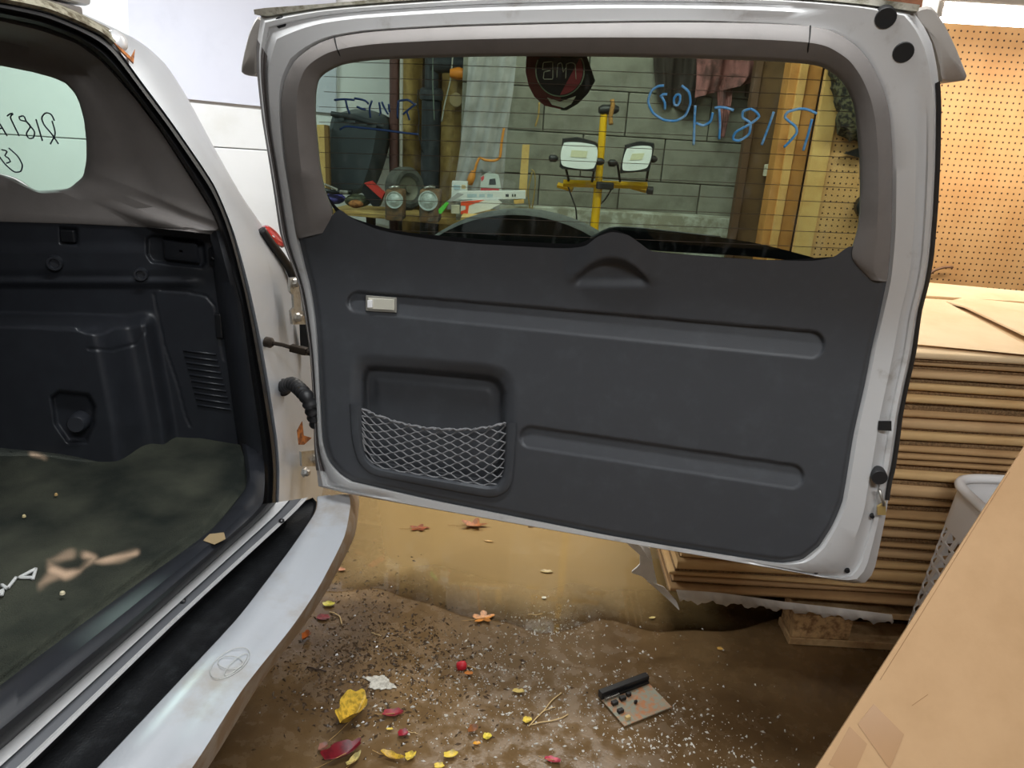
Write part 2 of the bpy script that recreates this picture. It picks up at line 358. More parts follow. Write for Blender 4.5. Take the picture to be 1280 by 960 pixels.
# ------------------------------------------------------------------ the car: body, cargo area, bumper
car = thing('car', (-1.2, 1.0, 0), 'silver car with its rear door swung open, dark cargo area in view', 'car')
c_in = [(345, 628), (346, 590), (343, 550), (332, 480), (321, 420), (308, 360), (290, 290), (266, 231), (219, 162), (175, 103), (144, 60), (120, 42), (60, 17), (0, 4), (-90, -10)]
c_out = [(402, 626), (405, 590), (402, 550), (398, 490), (392, 430), (380, 380), (364, 330), (330, 285), (301, 243), (269, 187), (233, 120), (205, 78), (168, 48), (70, 4), (-90, -30)]
n = 90; qi = resamp(c_in, n); qo = resamp(c_out, n)
def body_ring(t, off, push=0.0): q = qi*(1-t)+qo*t; return O(q[:, 0], q[:, 1], off)
rings = [body_ring(-.02, -.05), body_ring(0, -.012), body_ring(.06, .0), body_ring(.45, -.008), body_ring(.62, -.03), body_ring(.9, -.065), body_ring(1, -.10)]
zz = rings[-1][:, 2:3]; kx = np.where((zz > 1.12) & (zz < 1.50), .10, .9); ext = np.hstack([-kx, kx*.06, zz*0]); rings += [rings[-1]+ext*.1+np.array([0, .02, 0]), rings[-1]+ext]
bd = MB().loft(rings)
bd.build('body_shell', silver, car, 40)
# weather seal around the opening
s_in = [(328, 640), (331, 600), (326, 547), (314, 469), (300, 375), (275, 287), (262, 259), (237, 219), (200, 162), (162, 112), (125, 72), (94, 50), (50, 33), (0, 22), (-90, 6)]
ss = resamp(s_in, n); se = qi
rg = []
for t, o in ((0, -.05), (.12, -.02), (.3, -.008), (.45, -.016), (.55, -.016), (.72, .006), (.9, .004), (1.02, -.012)):
    q = ss*(1-t)+se*t; rg.append(O(q[:, 0], q[:, 1], o))
MB().loft(rg).build('weather_seal', rubber, car, 50)
# lower continuation of the seal and silver lip along the sill
li = resamp([(345, 628), (321, 653), (183, 777), (0, 938), (-90, 1017)], 60); lo_ = resamp([(385, 622), (362, 646), (220, 777), (41, 951), (-50, 1032)], 60)
sl0 = resamp([(328, 630), (305, 654), (165, 775), (0, 912), (-90, 985)], 60)
L3 = lambda q, z: atz(q[:, 0], q[:, 1], z)
MB().loft([L3(sl0, .642), L3(sl0*.6+li*.4, .650), L3(sl0*.3+li*.7, .640), L3(li, .612)]).build('sill_seal', rubber, car, 60)
sl = MB().loft([L3(li, .612), L3(li*.6+lo_*.4, .613)]).loft([L3(li*.6+lo_*.4, .613), L3(li*.55+lo_*.45, .606), L3(li*.2+lo_*.8, .602)], mi=1).loft([L3(li*.2+lo_*.8, .602), L3(li*.12+lo_*.88, .605), L3(lo_, .600)]).build('sill_lip', [jamb, mk('sill_shadow_grey', S(96, 98, 102), .45, .3)], car, 40)
for px, py in ((290, 690), (352, 652), (228, 752)): MB().lathe(atz(px, py, .606), (0, 0, 1), [(0, .006), (.004, .006), (.006, .003), (.006, 0)], 10).build('clip', darkp, car)
# bumper with a step pad well
w1 = resamp([(362, 640), (366, 634), (390, 622), (396, 626), (393, 642), (366, 682), (330, 730), (293, 777), (210, 866), (124, 957), (30, 1052)], 70)
w0 = resamp([(362, 641), (340, 662), (300, 700), (220, 777), (130, 864), (41, 951), (-50, 1032)], 70)
MB().loft([L3(w0, .600), L3(w0, .59), L3(w0*.9+w1*.1, .555), L3(w0*.5+w1*.5, .552), L3(w0*.06+w1*.94, .556), L3(w1, .568)]).build('step_pad', mk('step_pad_black', S(24, 25, 27), .45, 0, (30, .45, .75), S(40, 42, 44), (300, .5, .002)), car, 40)
b0 = resamp([(396, 622), (397, 628), (393, 642), (366, 682), (330, 730), (293, 777), (210, 866), (124, 957), (30, 1052)], 80)
b1 = resamp([(436, 618), (438, 632), (430, 672), (399, 733), (364, 785), (303, 862), (242, 957), (162, 1062)], 80)
b2 = resamp([(447, 614), (449, 630), (443, 671), (413, 731), (381, 781), (322, 859), (262, 957), (180, 1068)], 80)
R0, R1, R2 = L3(b0, .568), L3(b1, .574), L3(b2, .50)
cen = np.array([-.9, 1.0, 0]); 
def outw(P, d, dz):
    v = P-cen; v[:, 2] = 0; v /= np.linalg.norm(v, axis=1)[:, None]; return P+v*d+np.array([0, 0, dz])
bm_ = mk('bumper_silver', S(196, 200, 206), .36, .25, (5, .5, .72), S(176, 170, 164), (160, .05, .001))
dirt = mk('bumper_dirt', S(158, 134, 108), .6, .1, (16, .4, .65), S(178, 168, 156))
bp_ = MB().loft([R0+np.array([0, 0, -.02]), R0, R0*.97+R1*.03+np.array([0, 0, .003]), R0*.6+R1*.4+np.array([0, 0, .004]), R0*.55+R1*.45+np.array([0, 0, .001]), R0*.3+R1*.7+np.array([0, 0, .003]), R1*.8+R0*.2+np.array([0, 0, .002]), R1])
bp_.loft([R1, R1*.5+R2*.5+np.array([.004, 0, .012]), R2], mi=1)
bp_.loft([R2, outw(R2, -.09, -.045), outw(R2, -.2, -.10), outw(R2, -.3, -.12)])
bumper = bp_.build('bumper', [bm_, dirt], car, 50)
# faint oval outline left by dirt on the bumper top
cc = atz(288, 828, .5775)
ex = atz(306, 810, .5775)-cc; ey = atz(302, 842, .5775)-cc; ey = ey-ex*(ex@ey)/(ex@ex); ey *= .66*np.linalg.norm(ex)/np.linalg.norm(ey)
ov = MB(); tt = np.linspace(0, 2*math.pi, 40, endpoint=False)
for (ax, ay, oy) in ((1, 1, 0), (.38, .86, 0), (.72, .36, .45)): ov.tube([cc+ex*ax*math.cos(t)+ey*(ay*math.sin(t)+oy) for t in tt], .0007, 5, closed=True)
ov.build('emblem_outline', mk('emblem_dust', S(186, 186, 184), .6), bumper, True)
# underbody so that the bumper is carried
MB().box((-1.25, 1.0, .42), (.72, .72, .10), None, 0, .03).build('underbody', blackp, car)
wh = MB(); wc = np.array([-1.45, 1.62, .34])
wh.lathe(wc, (0, 1, 0), [(-.1, .2), (-.11, .24), (-.105, .3), (-.08, .335), (0, .34), (.08, .335), (.105, .3), (.11, .24), (.1, .2)], 40, cap=True); wh.build('wheel', rubber, car, 40)

# roof skin, headliner and the unseen left side, so that the cargo area is shaded as under a real roof
MB().box((-1.72, .93, 1.595), (.88, .66, .012), None, 0, .01).build('roof_panel', silver, car)
MB().box((-1.72, .93, 1.572), (.87, .64, .008), None, 0, .004).build('headliner', greytrim, car)
MB().box((-1.72, .24, 1.10), (.9, .02, .48), None, 0, .01).build('left_side_trim', cargoblack, car)
MB().box((-1.72, .98, .96), (.06, .66, .36), frame((1, 0, .2), (0, 1, 0)), 0, .03).build('rear_seat_back', mk('seat_cloth', S(62, 62, 64), .95), car)
# carpet
carpet_m = bpy.data.materials.new('cargo_carpet'); carpet_m.use_nodes = True
def carpet_nodes(m):
    nt = m.node_tree; N = nt.nodes; L = nt.links; b = N['Principled BSDF']; b.inputs['Roughness'].default_value = .95; b.inputs['Specular IOR Level'].default_value = .1
    tc = N.new('ShaderNodeTexCoord'); nz = N.new('ShaderNodeTexNoise'); nz.inputs['Scale'].default_value = 6; nz.inputs['Detail'].default_value = 8; L.new(tc.outputs['Object'], nz.inputs[0])
    r = N.new('ShaderNodeValToRGB'); e = r.color_ramp.elements; e[0].position = .36; e[0].color = S(34, 38, 35); e[1].position = .7; e[1].color = S(70, 72, 62); L.new(nz.outputs[0], r.inputs[0])
    at = N.new('ShaderNodeAttribute'); at.attribute_name = 'stain'
    mx = N.new('ShaderNodeMix'); mx.data_type = 'RGBA'; mx.inputs[7].default_value = S(196, 168, 142); L.new(at.outputs['Fac'], mx.inputs[0]); L.new(r.outputs[0], mx.inputs[6]); L.new(mx.outputs[2], b.inputs['Base Color'])
    n2 = N.new('ShaderNodeTexNoise'); n2.inputs['Scale'].default_value = 420; bp = N.new('ShaderNodeBump'); bp.inputs['Strength'].default_value = .7; bp.inputs['Distance'].default_value = .004
    L.new(tc.outputs['Object'], n2.inputs[0]); L.new(n2.outputs[0], bp.inputs['Height']); L.new(bp.outputs[0], b.inputs['Normal'])
carpet_nodes(carpet_m)
G = coons([(-140, 520), (0, 528), (110, 538), (200, 540), (300, 556)], [(300, 556), (309, 585), (308, 610)], [(-140, 960), (0, 857), (100, 782), (170, 731), (262, 664), (308, 610)], [(-140, 520), (-140, 740), (-140, 960)], 170, 120)
GX, GY = G[..., 0], G[..., 1]
wav = .004*np.sin(GX*.05+1.3*np.sin(GY*.03))+.004*np.sin(GY*.07+GX*.021)
edge = sst(0, 14, sdline(GX, GY, [(-140, 960), (0, 857), (100, 782), (170, 731), (262, 664), (308, 610), (309, 585)]))
P = atz(GX, GY, .634+wav*.8-(1-edge)*.012)
V, F = gridmesh(P); carpet = MB().add(V, F).build('carpet', carpet_m, car, True, fixn=False)
def wob(X, Y): return .9*np.sin(X*.09+Y*.05)+.7*np.sin(Y*.17-X*.06)+.3*np.sin(X*.21+Y*.19+np.sin(Y*.1))
st = np.maximum.reduce([sst(9, -3, sdline(GX, GY, [(66, 712), (82, 718), (100, 714), (112, 704), (118, 697), (108, 694)])+2.5*wob(GX, GY)),
                        .9*sst(7, -2, sdline(GX, GY, [(120, 702), (140, 698), (170, 692)])+2.5*wob(GX, GY)), .55*sst(9, -3, sdline(GX, GY, [(50, 730), (70, 718), (60, 700), (88, 695)])+3*wob(GX, GY)),
                        .85*sst(7, -2, sdline(GX, GY, [(40, 568), (55, 573)])+2*wob(GX, GY))])
ca = carpet.data.attributes.new('stain', 'FLOAT', 'POINT'); ca.data.foreach_set('value', np.clip(st, 0, 1).ravel())
strokes('carpet_lettering', [[(-12, 752), (-2, 741), (4, 737), (2, 744)], [(2, 731), (9, 736), (20, 722)], [(45, 711), (24, 722), (42, 722)], [(45, 711), (41, 724)]], lambda x, y: atz(x, y, .643), .0032, mk('carpet_print', S(190, 192, 190), .8), carpet, smooth=False)
for px, py, w_, c, lb_ in ((12, 558, 3, S(220, 215, 200), 'white crumb at the far left of the cargo carpet'), (30, 645, 4, S(200, 185, 140), 'tan crumb in the middle of the cargo carpet'), (78, 741, 5, S(205, 195, 165), 'pale flat crumb just below the tan carpet stain'), (70, 618, 4, S(170, 140, 90), 'brown crumb on the cargo carpet behind the stain')):
    p = atz(px, py, .645); MB().lathe(p, (0.1, 0, 1), [(-.003, .0), (-.002, w_*.0009), (.002, w_*.0007), (.004, 0)], 7).build('crumb', mk('crumb%d' % px, c, .8), label=lb_, cat='crumb', group='crumbs on the cargo carpet')
# sill scuff plate
c_e = resamp([(300, 545), (307, 585), (306, 612), (262, 664), (170, 731), (100, 782), (0, 857), (-90, 925)], 80)
c_s = resamp([(326, 547), (331, 590), (328, 630), (305, 654), (165, 775), (0, 912), (-90, 985)], 80)
MB().loft([L3(c_e, .61), L3(c_e, .640), L3(c_e*.8+c_s*.2, .650), L3(c_e*.4+c_s*.6, .650), L3(c_e*.2+c_s*.8, .643), L3(c_s, .640)]).build('scuff_plate', cargoblack, car, 50)
MB().prism(pts3(atz, [(254, 676), (262, 668), (280, 666), (282, 674), (268, 681)], .6515), (0, 0, .001)).build('warning_label', mk('faded_label', S(150, 130, 96), .7), car)

# right cargo side trim (height field)
sp_top = [(-140, 270), (0, 275), (140, 281), (270, 286)]; sp_r = [(270, 286), (273, 330), (279, 380), (288, 440), (297, 510), (306, 585)]
sp_bot = [(-140, 552), (0, 560), (80, 568), (150, 582), (200, 574), (230, 566), (306, 585)]; sp_l = [(-140, 270), (-140, 400), (-140, 552)]
G = coons(sp_top, sp_r, sp_bot, sp_l, 230, 160); X, Y = G[..., 0], G[..., 1]
edge_x = np.interp(Y, [395, 430, 480, 530, 600], [196, 203, 212, 221, 228]); cor_x = np.interp(Y, [395, 430, 480, 530, 600], [122, 132, 142, 152, 160])
arch = .055*sst(0, -22, X-edge_x)+.10*sst(38, -16, X-cor_x)
topm = sst(392, 412, Y+.02*(130-X)+6*np.exp(-((X-190)/24)**2))
off = arch*topm
off += .012*sst(6, -6, Y-372+.04*(200-X))*sst(318, 350, Y)*0
off -= .020*sst(2, -2, sdline(X, Y, [(184, 298), (190, 294), (250, 301), (255, 306), (257, 328), (252, 334), (190, 327), (184, 318)], True))
off -= .012*sst(2, -2, sdline(X, Y, [(75, 284), (97, 286), (97, 306), (76, 304)], True))
off -= .022*sst(3, -3, sdline(X, Y, [(65, 497), (74, 490), (110, 494), (118, 508), (117, 530), (108, 552), (85, 552), (70, 530)], True))
off -= .035*sst(4, -4, np.hypot((X-118)/18, (Y-406)/9)*9-9)*topm
for ln in ([(192, 367), (205, 430), (222, 480), (232, 520), (238, 533)], [(200, 362), (235, 365), (258, 370), (268, 382), (272, 400), (280, 450)], [(110, 436), (140, 438), (170, 430), (181, 415), (178, 402)], [(-140, 400), (0, 407), (100, 412)]):
    off -= .0035*sst(1.8, .4, sdline(X, Y, ln))
off += .010*sst(345, 352, Y)*sst(362, 352, Y)*sst(260, 230, X)
off += .006*sst(300, 318, Y)*sst(352, 335, Y)*sst(268, 240, X)
V, F = gridmesh(SP(X, Y, off)); side = MB().add(V, F).build('cargo_side_trim', cargoblack, car, True, fixn=False)
hb = MB(); hq = resamp([(203, 299), (246, 303), (250, 329), (205, 324)], 24, False, True)
hc = hq.mean(0); hb.loft([SP(*(hq).T, -.018), SP(*hq.T, .002), SP(*(hc+(hq-hc)*.86).T, .007), SP(*(hc+(hq-hc)*.1).T, .006)], True); hb.build('grab_handle', cargoblack, side, 50)
for px, py, r_ in ((70, 328, .016), (177, 342, .014)):
    p = SP(px, py, .006); MB().lathe(p, (0.25, -1, 0), [(-.01, r_*1.15), (.008, r_*1.1), (.014, r_), (.014, r_*.7), (.008, r_*.6), (.008, 0)], 20).build('round_cap', cargoblack, side, 40)
kb = SP(98, 528, .155); MB().lathe(kb, (.2, -1, 0.1), [(-.02, .022), (.012, .021), (.018, .017), (.018, 0)], 24).build('pocket_knob', cargoblack, side, 40)
hk = SP(271, 321, .01); MB().box(hk, (.017, .006, .02), None, 0, .003).tube([hk+np.array([-.008, -.006, .006]), hk+np.array([-.004, -.018, 0]), hk+np.array([.004, -.018, -.004]), hk+np.array([.01, -.006, -.004])], .003, 6).build('hook', darkp, side, 40)
lt = SP(86, 295, -.004); MB().box(lt, (.016, .006, .014), None, 0, .003).build('latch', darkp, side)
ct = SP(274, 407, .006); MB().box(ct, (.008, .006, .03), None, 0, .003).build('clip', darkp, side)
for i in range(10):
    t = i/9; a = (229+18*t, 438+68*t); b = (270+19*t, 443+69*t); A3, B3 = SP(*a, .003), SP(*b, .003)
    MB().tube([A3, B3], .0026, 6).build('vent_slat', cargoblack, side, True)
# black lower pillar trim
n2 = 60; la = resamp([(262, 286), (266, 330), (272, 380), (282, 440), (291, 510), (300, 575), (302, 612)], n2); lb = resamp([(276, 288), (290, 335), (300, 375), (314, 469), (326, 547), (331, 595), (328, 632)], n2)
ma = SP(*la.T, .0); mb2 = O(*lb.T, -.05)
mid = ma*.55+mb2*.45; mid2 = ma*.15+mb2*.85
tomid = lambda P, k: P+np.array([.0, -.012*k, 0])
MB().loft([ma, tomid(ma*.8+mb2*.2, 1), tomid(mid, 1.6), tomid(mid2, 1.3), mb2]).build('pillar_trim', cargoblack, car, 60)
# grey upper trim around the quarter glass
qw = [(-140, 78), (-60, 76), (0, 82), (40, 90), (66, 97), (82, 104), (93, 116), (99, 128), (105, 150), (108, 178), (108, 200), (104, 221), (86, 236), (45, 239), (12, 220), (-140, 186)]
uo = [(-140, 14), (-60, 18), (0, 26), (50, 38), (96, 54), (126, 76), (148, 100), (166, 120), (203, 168), (240, 226), (264, 264), (275, 289), (200, 285), (100, 280), (0, 277), (-140, 274)]
mids = arr(uo)*.55+arr(qw)*.45
k = 15*12
def rs(p): return np.vstack([resamp(p[i:i+2], 13, False)[:-1] for i in range(len(p)-1)]+[arr(p[-1:])])
def smo(p, it=6):
    p = p.copy()
    for _ in range(it): p[1:-1] = .25*p[:-2]+.5*p[1:-1]+.25*p[2:]
    return p
ur, mr_, qr = smo(rs(uo)), smo(rs(mids)), smo(rs(qw))
nr = len(ur); wt = np.clip((np.arange(nr)-11*12+6)/20, 0, 1)[:, None]
Pu = O(*ur.T, -.045)*(1-wt)+SP(*ur.T, .004)*wt; Pu2 = O(*(ur*.88+mr_*.12).T, -.055)*(1-wt)+SP(*(ur*.9+mr_*.1).T, .006)*wt
wb2 = wt[:, 0]; Pm = SP(*mr_.T, .02-.014*wb2); Pq = SP(*qr.T, .0); Pq2 = SP(*(qr*.86+mr_*.14).T, .014-.006*wb2); Pb = SP(*qr.T, -.03)
Px = O(*(ur+(ur-mr_)*.35).T, -.075)*(1-wt)+Pu*wt
MB().loft([Px, Pu, Pu2, Pu2*.5+Pm*.5+np.array([[0, -.008, 0]])*(1-wt), Pm, Pm*.5+Pq2*.5, Pq2, Pq, Pb]).build('upper_side_trim', greytrim, car, 60)
qg = glassmat('quarter_glass_tint', (.74, .85, .79, 1), .05, .02)
qc = resamp(qw, 100, True, True); Pg = SP(*qc.T, -.022); qglass = MB().prism(Pg, (0, .004, 0)).build('quarter_glass', qg, car)
ink = mk('black_marker', S(22, 40, 58), .5)
th = np.linspace(0, 2*math.pi, 14)
strokes('glass_writing', [[(63, 180), (69, 167), (65, 151)], [(68, 151), (64, 143), (57, 141), (52, 147), (55, 156), (65, 168), (73, 180)], [(45, 149), (53, 176)],
    [(24, 146), (30, 145), (33, 152), (43, 164), (42, 172), (36, 173), (33, 167), (38, 158), (33, 152), (25, 150), (24, 146)], [(9, 145), (13, 142), (17, 142), (13, 147), (24, 170)], [(-2, 152), (3, 160), (9, 170)], [(3, 160), (-6, 162)],
    [(11, 185), (22, 195), (28, 206), (26, 214), (18, 215), (8, 207), (0, 197), (-6, 186)], [(2, 187), (9, 189), (6, 195), (10, 197), (13, 202), (8, 204)]], lambda x, y: SP(x, y, -.019), .0016, ink, qglass)
# headliner edge and the dirty roof gutter
g0 = resamp([(-140, -14), (0, 3), (60, 15), (120, 40), (140, 56)], 50); g1 = resamp([(-140, -40), (0, -14), (70, 3), (134, 34), (150, 47)], 50)
gut = mk('dirty_gutter', S(150, 146, 128), .8, 0, (38, .4, .62), S(74, 64, 44), (90, .5, .003))
MB().loft([O(*g0.T, .002), O(*(g0*.7+g1*.3).T, .012), O(*(g0*.2+g1*.8).T, .006), O(*g1.T, -.02), O(*g1.T, -.02)+np.array([-.8, 0, .02])]).build('roof_edge', gut, car, 50)
rust = mk('rusty_patch', S(186, 112, 48), .8, 0, (60, .4, .6), S(110, 60, 26))
MB().lathe(O(147, 50, .004), (.8, -.3, .6), [(-.02, .02), (0, .021), (.008, .016), (.012, 0)], 18).build('roof_joint', mk('bright_silver', S(225, 226, 228), .3, .3), car, True)
MB().prism(O(*arr([(140, 52), (152, 66), (166, 80), (168, 62), (163, 72), (150, 60)]).T, .006), (.002, -.001, .001)).build('dry_leaf', rust, label='rust brown leaf scrap caught in the roof corner of the car', cat='leaf')
# tail lamp
red = mk('tail_lamp_red', S(200, 18, 22), .2, 0, None, None, None, .6, coat=.6)
tl = resamp([(327, 284), (334, 281), (346, 290), (357, 306), (352, 310), (341, 303), (331, 294)], 30, True, True); tc_ = tl.mean(0)
tlo = MB().loft([O(*tl.T, -.10), O(*tl.T, -.05), O(*(tc_+(tl-tc_)*.8).T, -.04), O(*(tc_+(tl-tc_)*.1).T, -.036)], True).build('tail_lamp', red, car, 40)
gk = resamp([(327, 287), (338, 303), (350, 318), (362, 336), (368, 352)], 24); MB().tube(O(*gk.T, -.045), .011, 8).build('lamp_gasket', rubber, car, True)
# hinges, check strap, wiring boot: from the body to the door edge
def hinge(plate, bolts, knuckle):
    h = MB(); pl = arr(plate); h.prism(O(*pl.T, .012), (.006, -.003, 0))
    o = h.build('hinge', steel, car)
    for b in bolts: MB().lathe(O(*b, .018), (1, -.4, 0.1), [(0, .013), (.004, .013), (.006, .010), (.014, .009), (.016, .005), (.016, 0)], 6).build('bolt', steel, o)
    a, b = knuckle; p = O(*a, .02); q = O(*b, .02); MB().tube([p, q], .011, 12).build('knuckle', steel, o, 40)
hinge([(360, 347), (376, 346), (380, 366), (373, 366), (374, 388), (382, 391), (382, 405), (363, 405), (361, 388), (365, 384), (364, 368), (360, 364)], [(367, 354), (371, 397)], ((381, 362), (383, 395)))
hinge([(374, 564), (404, 560), (405, 576), (396, 582), (375, 582)], [(380, 590), (393, 573)], ((398, 556), (400, 584)))
MB().box(O(383, 420, -.02), (.014, .014, .05), None, 0, .003).build('door_stop', blackp, car)
a = O(336, 428, .01); b = D(394, 442, -.06); cs = MB(); cs.tube([a, a*.7+b*.3+np.array([0, 0, .002]), a*.4+b*.6, b], .0045, 6)
cs.box(a*.35+b*.65, (.02, .008, .008), frame(b-a, (0, 0, 1)), 0, .002).lathe(a, b-a, [(-.008, .012), (.006, .012), (.012, .006)], 12); cs.build('check_strap', mk('oily_steel', S(58, 50, 42), .4, .5), car, 40)
a = O(352, 485, -.01); b = D(396, 530, -.03); c1 = O(366, 480, .05); c2 = D(384, 497, .0)
path = resamp([a, c1, c2, b], 90); rr = .0145+.0026*np.sin(np.linspace(0, 84, 90)); rr[:6] = .021
MB().tube(path, rr, 14).build('wiring_boot', rubber, car, True)
MB().prism(O(*arr([(371, 538), (377, 527), (379, 545), (389, 548), (380, 556), (373, 556)]).T, .03), (.002, -.001, .002)).build('dry_leaf', rust, label='rust brown leaf scrap caught above the lower door hinge', cat='leaf')
# ------------------------------------------------------------------ the open rear door
T_left = [(440, 602), (425, 593), (410, 575), (403, 550), (400, 500), (397, 440), (394, 400), (388, 362), (380, 330), (372, 297), (362, 235), (356, 200), (352, 160), (351, 125), (355, 100), (366, 78)]
T_top = [(366, 78), (380, 65), (398, 54), (418, 47), (460, 40), (560, 34), (700, 30), (850, 28), (960, 30), (1012, 33), (1040, 39), (1070, 55)]
T_right = [(1070, 55), (1088, 76), (1105, 110), (1113, 143), (1116, 190), (1116, 233), (1115, 292), (1110, 348), (1100, 395), (1090, 438), (1082, 480), (1068, 542), (1054, 627), (1041, 658), (1025, 683)]
T_bot = [(1025, 683), (1004, 700), (979, 704), (947, 700), (840, 683), (760, 669), (640, 645), (540, 625), (470, 609), (440, 602)]
X_left = [(398, 608), (396, 590), (393, 560), (392, 520), (390, 480), (387, 440), (383, 410), (378, 380), (373, 355), (365, 332), (357, 312), (350, 290), (344, 250), (337, 205), (328, 150), (322, 95), (321, 60), (326, 20)]
X_top = [(326, 20), (400, 9), (484, 2), (600, -5), (750, -9), (900, -7), (1000, -2), (1080, 5), (1140, 14)]
X_right = [(1140, 14), (1153, 30), (1165, 55), (1172, 90), (1175, 130), (1174, 200), (1171, 260), (1166, 320), (1160, 355), (1151, 390), (1144, 440), (1135, 480), (1127, 520), (1124, 545), (1118, 585), (1113, 605), (1108, 640), (1100, 680), (1094, 708)]
X_bot = [(1094, 708), (1088, 722), (1080, 729), (1066, 729), (1040, 725), (1000, 717), (900, 699), (760, 675), (600, 647), (449, 620), (398, 608)]
NS = 60
tq = segs([T_left, T_top, T_right, T_bot], NS); xq = segs([X_left, X_top, X_right, X_bot], NS)
_ix = np.arange(len(tq)); _m = NS-1
w_tr = np.clip(1.6-np.abs(_ix-2*_m)/11, 0, 1); w_bt = np.clip((_ix-3*_m-5)/8, 0, 1)*np.clip((4*_m-1-_ix)/6, 0, 1)
def dr(t, off):
    q = tq*(1-t)+xq*t; o = np.zeros(len(tq))+off
    if 0 < t < .9: o = o*(1-w_tr)-.004*w_tr
    if 0 < t < .95: o = o*(1-w_bt)+.003*w_bt
    if t == 1: o = o*(1-w_bt)-.012*w_bt
    return D(q[:, 0], q[:, 1], o)
outer = dr(1, -.034); back = outer-DN*.05; back2 = outer-DN*.075
cen_d = D(745, 370, -.1)
inset = lambda P, k, dn: cen_d+(P-cen_d)*k-DN*dn
rings = [dr(-.12, -.012), dr(0, -.004), dr(.08, .002), dr(.5, 0), dr(.56, -.010), dr(.72, -.016), dr(.76, -.011), dr(.86, -.011), dr(.92, -.026), outer, back, back2]
# outside skin, pierced by the glass
W_in = [(394, 119), (397, 100), (406, 91), (425, 81), (456, 76), (487, 74), (581, 71), (700, 70), (869, 73), (970, 77), (1012, 80), (1031, 84), (1054, 101), (1067, 127), (1072, 160), (1076, 225), (1076, 267), (1072, 292), (1063, 306), (1042, 321), (1015, 326), (960, 325), (900, 322), (850, 318), (815, 314), (800, 304), (785, 294), (765, 290), (747, 296), (732, 307), (715, 310), (690, 310), (600, 305), (540, 299), (500, 293), (470, 286), (440, 275), (420, 260), (406, 240), (400, 210), (397, 180), (394, 150)]
W_skin = [(440, 312), (396, 260), (386, 180), (384, 115), (393, 86), (418, 69), (560, 62), (700, 61), (900, 63), (1015, 70), (1050, 80), (1072, 105), (1084, 170), (1085, 270), (1070, 322), (1000, 336), (760, 332), (560, 320)]
wk = resamp(W_skin, 4*(NS-1), True, True)
_c = np.array([735.0, 200.0]); wkd = resamp(W_skin, 720, True, True)-_c; wa_ = np.arctan2(wkd[:, 1], wkd[:, 0]); so = np.argsort(wa_)
tqd = tq-_c; ta_ = np.arctan2(tqd[:, 1], tqd[:, 0]); rad = np.interp(ta_, wa_[so], np.hypot(*wkd.T)[so], period=2*math.pi); wk = _c+np.stack([np.cos(ta_), np.sin(ta_)], 1)*rad[:, None]
wsk = D(*wk.T, -.045)
mb = MB().loft(rings, True); mb.loft([back2, wsk-DN*.02, wsk], True)
door = mb.build('rear_door', jamb, car, 45)
# rubber on the hinge edge and latch edge
m_ = NS-1
for sl_, t0, t1 in ((slice(2, m_-2), .62, 1.02), (slice(2*m_+8, 3*m_-6), .93, 1.03)):
    q0 = (tq*(1-t0)+xq*t0)[sl_]; q1 = (tq*(1-t1)+xq*t1)[sl_]; qm = q0*.5+q1*.5; qa = q0*.75+q1*.25
    MB().loft([D(*q0.T, -.006), D(*qa.T, -.0135), D(*qm.T, -.008), D(*(q0*.3+q1*.7).T, -.022), D(*q1.T, -.03)]).build('edge_seal', mk('edge_seal_grey', S(92, 86, 84), .5), door, 50) if sl_.start == 2 else \
    MB().loft([D(*q0.T, -.022), D(*qm.T, -.027), D(*q1.T, -.036)]).build('edge_seal', rubber, door, 50)
# lower black trim: height field with two long grooves, pocket, wiper motor bulge
top = [(366, 290), (392, 282), (408, 276), (424, 262), (440, 273), (470, 286), (500, 293), (540, 299), (600, 305), (690, 310), (715, 310), (732, 307), (747, 296), (765, 290), (785, 294), (800, 304), (815, 314), (850, 318), (900, 322), (960, 325), (1015, 326), (1042, 321), (1062, 308), (1085, 312), (1113, 322)]
right = [(1113, 322), (1109, 350), (1100, 395), (1090, 438), (1082, 480), (1068, 542), (1054, 627), (1041, 658), (1025, 683)]
left = [(366, 290), (374, 300), (381, 330), (389, 362), (395, 400), (398, 440), (401, 500), (404, 550), (411, 575), (426, 593)]
bot = [(426, 593), (440, 602), (470, 609), (540, 625), (640, 645), (760, 669), (840, 683), (947, 700), (979, 704), (1004, 700), (1025, 683)]
G = coons(top, right, bot, left, 320, 200); X, Y = G[..., 0], G[..., 1]
def slot(a, b, ra, rb, dep):
    t = np.clip((X-a[0])/(b[0]-a[0]), 0, 1); cy = a[1]+(b[1]-a[1])*t; r_ = ra+(rb-ra)*t
    cx = a[0]+(b[0]-a[0])*t; d = np.hypot(X-cx, Y-cy)-r_; v = np.clip((Y-cy)/r_*.5+.5, 0, 1)
    return -dep*sst(1.4, -1.4, d)*(1-.9*v)
off = slot((448, 378), (1013, 431), 13, 17, .013)+slot((664, 547), (989, 596), 13.5, 15, .012)
po = [(437, 505), (437, 460), (444, 446), (460, 441), (480, 442), (610, 453), (635, 461), (646, 478), (647, 500), (645, 530), (641, 595), (635, 612), (620, 620), (600, 619), (500, 600), (465, 592), (448, 576), (441, 550)]
pi_ = [(453, 505), (453, 472), (458, 461), (470, 457), (610, 469), (625, 477), (632, 492), (631, 530), (628, 592), (620, 605), (605, 606), (500, 589), (470, 582), (459, 572), (454, 550)]
do, di = sdline(X, Y, resamp(po, 60, True, True), True), sdline(X, Y, resamp(pi_, 60, True, True), True)
rim = np.clip(-do/np.maximum(-do+np.maximum(di, 0), 1e-3), 0, 1)
off += np.where(do < 0, -.014*rim**1.6, 0)-.034*sst(1, -7, di)
off += .004*sst(-14, -22, di)*sst(540, 480, Y)
